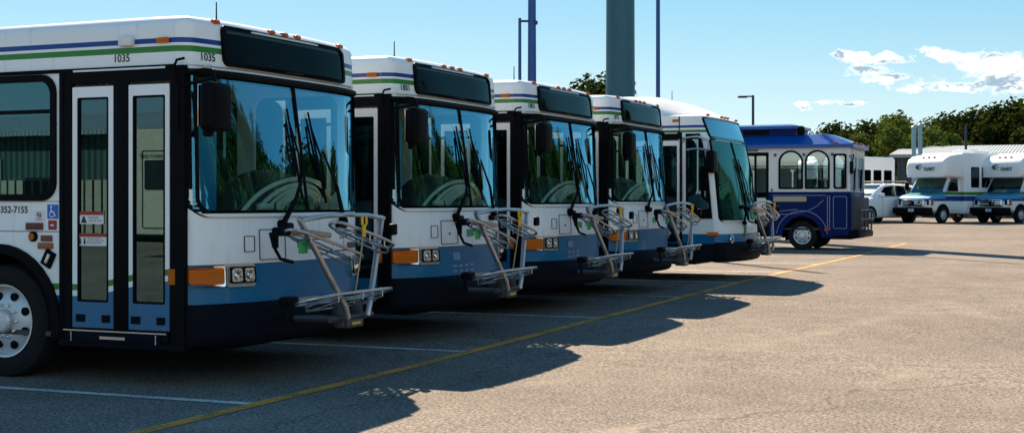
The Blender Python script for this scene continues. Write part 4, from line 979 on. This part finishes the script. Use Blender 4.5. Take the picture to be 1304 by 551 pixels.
def tree(key, x, y, h, label, group, rz):
    o = protos[key] if key not in used else copy_tree(protos[key]); used.add(key)
    o.location = (x, y, gz(y)); o.rotation_euler = (0, 0, rz); f = h/7.5; o.scale = (f*1.05, f*1.05, f); return tag(o, label, 'tree', group)
rnd = random.Random(3)
far = [(1002, 105, 5.4, 1), (1040, 108, 5.6, 2), (925, 110, 6.6, 1), (1022, 112, 5.5, 1), (1062, 104, 6.4, 1), (1082, 102, 6.6, 2), (1103, 100, 7.2, 1), (1122, 97, 7.3, 0), (1140, 99, 7.6, 2), (1153, 92, 8.3, 0), (1172, 98, 7.8, 0), (1185, 94, 7.9, 0), (1200, 100, 9.4, 1), (1216, 96, 8.4, 0), (1232, 101, 9.8, 1), (1246, 96, 8.6, 2), (1262, 102, 10.4, 1), (1280, 97, 9.0, 2), (1294, 101, 10.8, 1), (1312, 96, 10.0, 1), (1332, 99, 10.2, 1), (738, 70, 7.7, 1), (769, 66, 7.5, 1), (1130, 120, 7.0, 1), (1165, 118, 8, 1), (1210, 118, 9.4, 1), (1250, 120, 10.2, 1), (1290, 118, 11, 1), (955, 118, 6.2, 1), (1350, 104, 10, 1), (1380, 98, 10, 0), (1410, 98, 10, 1)]
kn = ['olive green', 'dark green', 'mid green']
desc = ['above the trolley roof', 'over the car', 'behind the shed', 'right of the stacks']
for i, (u, dep, h, k) in enumerate(far):
    k = 1 if u > 1195 else k; h *= .78 if u > 1190 else .84 if u > 1140 else .95 if u > 1070 or u < 800 else 1.08
    x, y = px(u, dep)
    if u < 800: lab = f'small dark tree top seen between the third and fourth buses, {"left" if u < 750 else "right"} of the two'
    else:
        where = 'above the trolley roof' if u < 1090 else 'above the white car' if u < 1140 else 'beside the exhaust stacks' if u < 1180 else 'behind the shed roof' if u < 1245 else 'at the right end of the tree line'
        lab = f'{kn[k]} leafy tree {where}, {"in the back row" if dep > 110 else "in the front row"}'
    tree((k, i % 2), x, y, h, lab, 'trees along the far edge of the lot', rnd.uniform(0, 6.28))
# trees standing to the right of the lot, beyond the frame, that the windscreens mirror
for i in range(26):
    y = -2+3.6*i; x = 27+(i*7 % 5)*1.4+.10*y; h = 7.4+.06*max(0, y)+((i*5) % 7)*.55
    o = tree(([1, 2, 0, 1][i % 4], i % 2), x, y, h, 'leafy tree to the right of the lot, mirrored in the windscreens', 'trees mirrored in the windscreens', rnd.uniform(0, 6.28)); o.scale.x *= 1.35; o.scale.y *= 1.35

# ------------------------------------------------------------------ GROUND
def asphalt():
    m, nt, out = newmat('asphalt'); co = objco(nt); p = N(nt, 'ShaderNodeBsdfPrincipled')
    big = noise(nt, co, .22, 5, .6); mid = noise(nt, co, 2.2, 5, .6)
    g1 = noise(nt, co, 38, 3, .7); v = N(nt, 'ShaderNodeTexVoronoi'); v.inputs['Scale'].default_value = 70; L(nt, co, v.inputs['Vector'])
    sp = N(nt, 'ShaderNodeSeparateColor'); L(nt, v.outputs['Color'], sp.inputs[0])
    c = mixc(nt, ramp(nt, big, .3, .7), (.158, .140, .122), (.218, .194, .170))
    c = mixc(nt, .8, c, mixc(nt, ramp(nt, mid, .25, .75), (.86, .86, .86), (1.12, 1.12, 1.12)), 'MULTIPLY')
    c = mixc(nt, .85, c, mixc(nt, ramp(nt, g1, .35, .65, False), (.35, .35, .36), (1.7, 1.68, 1.65)), 'MULTIPLY')
    c = mixc(nt, .7, c, mixc(nt, sp.outputs[0], (.45, .46, .48), (1.6, 1.55, 1.5)), 'MULTIPLY')
    # scuffed tyre arcs (worn, paler)
    sx = N(nt, 'ShaderNodeSeparateXYZ'); L(nt, co, sx.inputs[0]); X, Y = sx.outputs[0], sx.outputs[1]
    st = None
    for (cx, cy, rad, w) in ((-26, 12, 29.6, .25), (-26, 12, 31.6, .22), (-14, 2, 19.2, .2), (34, 20, 31.5, .3)):
        dx = math_node(nt, 'SUBTRACT', X, float(cx)); dy = math_node(nt, 'SUBTRACT', Y, float(cy))
        dd = math_node(nt, 'SQRT', math_node(nt, 'ADD', math_node(nt, 'MULTIPLY', dx, dx), math_node(nt, 'MULTIPLY', dy, dy)))
        d = math_node(nt, 'ABSOLUTE', math_node(nt, 'SUBTRACT', dd, rad)); f = ramp(nt, d, w, .02)
        st = f if st is None else math_node(nt, 'MAXIMUM', st, f)
    st = math_node(nt, 'MULTIPLY', st, ramp(nt, noise(nt, co, .5, 5, .7), .45, .7))
    c = mixc(nt, math_node(nt, 'MULTIPLY', st, .4), c, (.36, .31, .25))
    sk = ramp(nt, noise(nt, co, 1.0, 5, .7, (.25, 2.6, 1)), .56, .72); c = mixc(nt, math_node(nt, 'MULTIPLY', math_node(nt, 'MULTIPLY', sk, ramp(nt, X, 1., 3.)), .22), c, (.36, .31, .25))
    # oil stains in the stalls
    oil = ramp(nt, noise(nt, co, .9, 3, .5, (.5, 1, 1)), .62, .78); inst = ramp(nt, X, -.6, -2.)
    c = mixc(nt, math_node(nt, 'MULTIPLY', math_node(nt, 'MULTIPLY', oil, inst), .6), c, (.03, .028, .026))
    # fine cracks
    vc = N(nt, 'ShaderNodeTexVoronoi'); vc.feature = 'DISTANCE_TO_EDGE'; vc.inputs['Scale'].default_value = .16
    wv = N(nt, 'ShaderNodeVectorMath'); wv.operation = 'ADD'; nn = nt.nodes.new('ShaderNodeTexNoise'); nn.inputs['Scale'].default_value = 1.2; nn.inputs['Detail'].default_value = 5; L(nt, co, nn.inputs['Vector']); L(nt, co, wv.inputs[0]); L(nt, nn.outputs['Color'], wv.inputs[1]); L(nt, wv.outputs[0], vc.inputs['Vector'])
    cr = ramp(nt, vc.outputs['Distance'], .0045, .0012); c = mixc(nt, math_node(nt, 'MULTIPLY', cr, .4), c, (.03, .03, .03))
    L(nt, c, p.inputs['Base Color']); p.inputs['Roughness'].default_value = .9; p.inputs['Specular IOR Level'].default_value = .08
    hh = math_node(nt, 'ADD', g1, sp.outputs[1]); L(nt, bumpn(nt, hh, .5, .006), p.inputs['Normal'])
    L(nt, p.outputs[0], out.inputs[0]); return m
YS = [-400, -60, -20, 2, 14, 35, 57, 90, 140, 900]
m = MB(); m.grid(lambda x, y: (x, y, gz(y)), [-700, -60, -12, 12, 60, 700], YS); o = m.build('asphalt_ground', asphalt(), smooth=0, fix=False); tag(o, kind='structure')
def grassmat():
    m, nt, out = newmat('grass verge'); co = objco(nt); p = N(nt, 'ShaderNodeBsdfPrincipled'); L(nt, mixc(nt, noise(nt, co, 3, 6), (.03, .05, .015), (.10, .11, .04)), p.inputs['Base Color']); p.inputs['Roughness'].default_value = 1.; L(nt, p.outputs[0], out.inputs[0]); return m
m = MB(); m.grid(lambda x, y: (x, y, gz(y)+.008), [-600, 600], [88, 140, 800]); o = m.build('grass_verge', grassmat(), smooth=0, fix=False); tag(o, kind='structure')
def paint(name, col, wear):
    m, nt, out = newmat(name); co = objco(nt); p = N(nt, 'ShaderNodeBsdfPrincipled')
    L(nt, mixc(nt, noise(nt, co, 40, 4, .7), tuple(v*.8 for v in col), tuple(v*1.2 for v in col)), p.inputs['Base Color']); p.inputs['Roughness'].default_value = .8
    t = N(nt, 'ShaderNodeBsdfTransparent'); f = ramp(nt, math_node(nt, 'MULTIPLY_ADD', noise(nt, co, 60, 4, .75), .6, math_node(nt, 'MULTIPLY', noise(nt, co, 1.7, 4), .4)), wear-.08, wear+.08)
    mx = N(nt, 'ShaderNodeMixShader'); L(nt, f, mx.inputs[0]); L(nt, t.outputs[0], mx.inputs[1]); L(nt, p.outputs[0], mx.inputs[2]); L(nt, mx.outputs[0], out.inputs[0]); return m
PW = paint('worn white paint', (.62, .62, .60), .44); PY = paint('worn yellow paint', (.72, .31, .045), .46)
def strip(name, mat, pts, w):
    """pts on the ground"""
    m = MB(); (x0, y0), (x1, y1) = pts; d = Vector((x1-x0, y1-y0, 0)); L_ = d.length; d.normalize(); nrm = Vector((-d.y, d.x, 0))*w/2
    ts = sorted(set([0., 1.]+[(yb-y0)/(y1-y0) for yb in (2, 14, 35, 57) if abs(y1-y0) > 1 and 0 < (yb-y0)/(y1-y0) < 1]))
    row = []
    for t in ts:
        p = Vector((x0+(x1-x0)*t, y0+(y1-y0)*t, 0)); a, b = p-nrm, p+nrm
        row.append([m.bm.verts.new((q.x, q.y, gz(q.y)+.006)) for q in (a, b)])
    for r0, r1 in zip(row, row[1:]): m.bm.faces.new((r0[0], r0[1], r1[1], r1[0]))
    return tag(m.build(name, mat, smooth=0, fix=False), kind='structure')
strip('yellow_line', PY, ((.28, -9), (.20, 27.0)), .125)
strip('yellow_line', PY, ((.20, 27.02), (-.02, 36.0)), .125)
for y in (-4.1, -.5, 3.12, 6.85, 10.3, 13.6, 17.1, 20.6, 24.2, 27.8):
    strip('stall_line', PW, ((-11.5, y-.25 if y < 0 else y-.12), (.20, y+.1)), .10)
def dark_strip_mat():
    return basic('dark strip', (.012, .012, .013), .4)
TM = dark_strip_mat()
for a, b in ((px(1112, 57), px(1400, 52)),):
    strip('dark_strip', TM, (a, b), .10)  # thin dark line across the far asphalt

# ------------------------------------------------------------------ SKY, SUN, CAMERA
sv = Vector((2.1, -2.62, -2.85)); el = math.asin(-sv.normalized().z); to = -sv
az = math.atan2(to.x, to.y)   # clockwise from +Y
w = bpy.data.worlds.new('World'); scene.world = w; w.use_nodes = True; nt = w.node_tree; nt.nodes.clear()
out = nt.nodes.new('ShaderNodeOutputWorld'); bg = nt.nodes.new('ShaderNodeBackground')
sky = nt.nodes.new('ShaderNodeTexSky'); sky.sky_type = 'NISHITA'; sky.sun_disc = False; sky.sun_elevation = el; sky.sun_rotation = az
sky.air_density = 1.0; sky.dust_density = .4; sky.ozone_density = 1.6
hs = nt.nodes.new('ShaderNodeHueSaturation'); hs.inputs['Hue'].default_value = .488; hs.inputs['Saturation'].default_value = 1.35; L(nt, sky.outputs[0], hs.inputs['Color'])
# drifting clouds low over the trees, plus fill clouds added behind the camera
tc = nt.nodes.new('ShaderNodeTexCoord'); sx = nt.nodes.new('ShaderNodeSeparateXYZ'); L(nt, tc.outputs['Generated'], sx.inputs[0])
azn = math_node(nt, 'ARCTAN2', sx.outputs[0], sx.outputs[1]); eln = math_node(nt, 'ARCSINE', sx.outputs[2])
cv = nt.nodes.new('ShaderNodeCombineXYZ'); L(nt, azn, cv.inputs[0]); L(nt, math_node(nt, 'MULTIPLY', eln, 1.7), cv.inputs[1])
def nz(scale, det, off):
    a = nt.nodes.new('ShaderNodeVectorMath'); a.operation = 'ADD'; a.inputs[1].default_value = off; L(nt, cv.outputs[0], a.inputs[0])
    n = nt.nodes.new('ShaderNodeTexNoise'); n.inputs['Scale'].default_value = scale; n.inputs['Detail'].default_value = det; n.inputs['Roughness'].default_value = .62; L(nt, a.outputs[0], n.inputs['Vector']); return n.outputs['Fac']
sn = sx.outputs[2]
g1_ = ramp(nt, sn, .0, .17); g2_ = ramp(nt, sn, .15, .9)
grad = mixc(nt, g1_, (3.7, 5.0, 5.6), (1.55, 3.5, 4.7)); grad = mixc(nt, g2_, grad, (.06, .80, 2.3))
skyc = mixc(nt, .76, hs.outputs[0], grad)
cl = nz(34, 9, (3.1, 1.7, .4)); cl2 = nz(34, 4, (3.1, 1.7+.018, .4))
wn1 = nz(30, 4, (7.7, 2.2, 1.4)); wn2 = nz(30, 4, (1.3, 9.2, 4.4))
azw = math_node(nt, 'ADD', azn, math_node(nt, 'MULTIPLY', math_node(nt, 'SUBTRACT', wn1, .5), .055)); elw = math_node(nt, 'ADD', eln, math_node(nt, 'MULTIPLY', math_node(nt, 'SUBTRACT', wn2, .5), .024))
def blob(a0, e0, ra, re, tilt=0.):
    da = math_node(nt, 'SUBTRACT', azw, a0); de = math_node(nt, 'SUBTRACT', math_node(nt, 'SUBTRACT', elw, e0), math_node(nt, 'MULTIPLY', da, tilt))
    a = math_node(nt, 'DIVIDE', da, ra); b = math_node(nt, 'DIVIDE', de, re)
    return math_node(nt, 'SUBTRACT', 1., math_node(nt, 'SQRT', math_node(nt, 'ADD', math_node(nt, 'MULTIPLY', a, a), math_node(nt, 'MULTIPLY', b, b))))
def dirof(u, v): 
    c_ = (u-652)/1740.5; return math.atan(c_)-R(23.66), math.atan((254.4-v)/1740.5/math.sqrt(1+c_*c_))
mask = None
for (u, v, ru, rv, tl) in ((1088, 72, 30, 10, 0), (1124, 74, 34, 8, 0), (1094, 88, 40, 10, 0), (1130, 99, 46, 11, 0), (1168, 109, 46, 12, 0), (1205, 112, 46, 10, 0), (1196, 68, 28, 9, 0), (1226, 70, 42, 15, 0), (1266, 78, 50, 20, 0), (1304, 86, 52, 22, 0), (1255, 108, 76, 12, 0), (1320, 105, 70, 14, 0), (1028, 136, 15, 5, 0), (1078, 133, 30, 5, 0), (1460, 90, 90, 24, .0), (300, 60, 60, 16, 0), (1600, 60, 120, 30, 0)):
    a0, e0 = dirof(u, v); bl = blob(a0, e0, ru/1740.5, rv/1740.5, tl); mask = bl if mask is None else math_node(nt, 'MAXIMUM', mask, bl)
for (a0, e0, ra, re) in ((1.75, .30, .55, .20), (2.35, .26, .6, .22), (2.95, .34, .45, .18), (2.1, .56, .5, .12)):  # unseen cloud banks behind the camera, added to brighten the shaded bus fronts
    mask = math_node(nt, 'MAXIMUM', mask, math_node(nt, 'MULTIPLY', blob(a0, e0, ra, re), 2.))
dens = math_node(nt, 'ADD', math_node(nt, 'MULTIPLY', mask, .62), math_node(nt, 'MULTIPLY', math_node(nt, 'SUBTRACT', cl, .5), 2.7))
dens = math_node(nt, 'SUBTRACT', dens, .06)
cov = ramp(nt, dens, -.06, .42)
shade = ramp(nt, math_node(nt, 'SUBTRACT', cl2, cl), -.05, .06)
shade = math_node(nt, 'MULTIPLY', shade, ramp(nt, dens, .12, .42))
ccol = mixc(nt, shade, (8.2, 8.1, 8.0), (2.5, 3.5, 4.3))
bluish = mixc(nt, ramp(nt, eln, .30, .12), (4.4, 6.4, 7.4), ccol); fill_dir = math_node(nt, 'GREATER_THAN', azn, .6); ccol = mixc(nt, fill_dir, ccol, (4.6, 6.4, 7.3))  # the added fill clouds get a pale blue tint
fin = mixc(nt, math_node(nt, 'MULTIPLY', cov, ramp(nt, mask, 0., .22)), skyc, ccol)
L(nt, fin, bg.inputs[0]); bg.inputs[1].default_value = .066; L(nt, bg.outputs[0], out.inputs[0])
sl = bpy.data.lights.new('Sun', 'SUN'); sl.energy = 5.; sl.angle = R(.5); sl.color = (1., .82, .62)
so = bpy.data.objects.new('Sun', sl); COL.objects.link(so); so.rotation_euler = sv.to_track_quat('-Z', 'Y').to_euler()
cam = bpy.data.cameras.new('Camera'); co_ = bpy.data.objects.new('Camera', cam); COL.objects.link(co_); scene.camera = co_
co_.location = (5.9194, -8.7056, 1.4783); co_.rotation_euler = (R(90), 0, R(23.659)); cam.sensor_width = 36; cam.lens = 1740.5/1304*36
cam.shift_y = -21.1/1304; cam.clip_end = 3000; cam.clip_start = .05
scene.view_settings.view_transform = 'Standard'; scene.view_settings.look = 'None'; scene.view_settings.exposure = 1.3; scene.view_settings.gamma = 1.
scene.render.engine = 'CYCLES'; cy = scene.cycles; cy.use_denoising = True; cy.max_bounces = 8; cy.transparent_max_bounces = 16; cy.glossy_bounces = 4; cy.diffuse_bounces = 3; cy.sample_clamp_indirect = 6; cy.caustics_reflective = False; cy.caustics_refractive = False
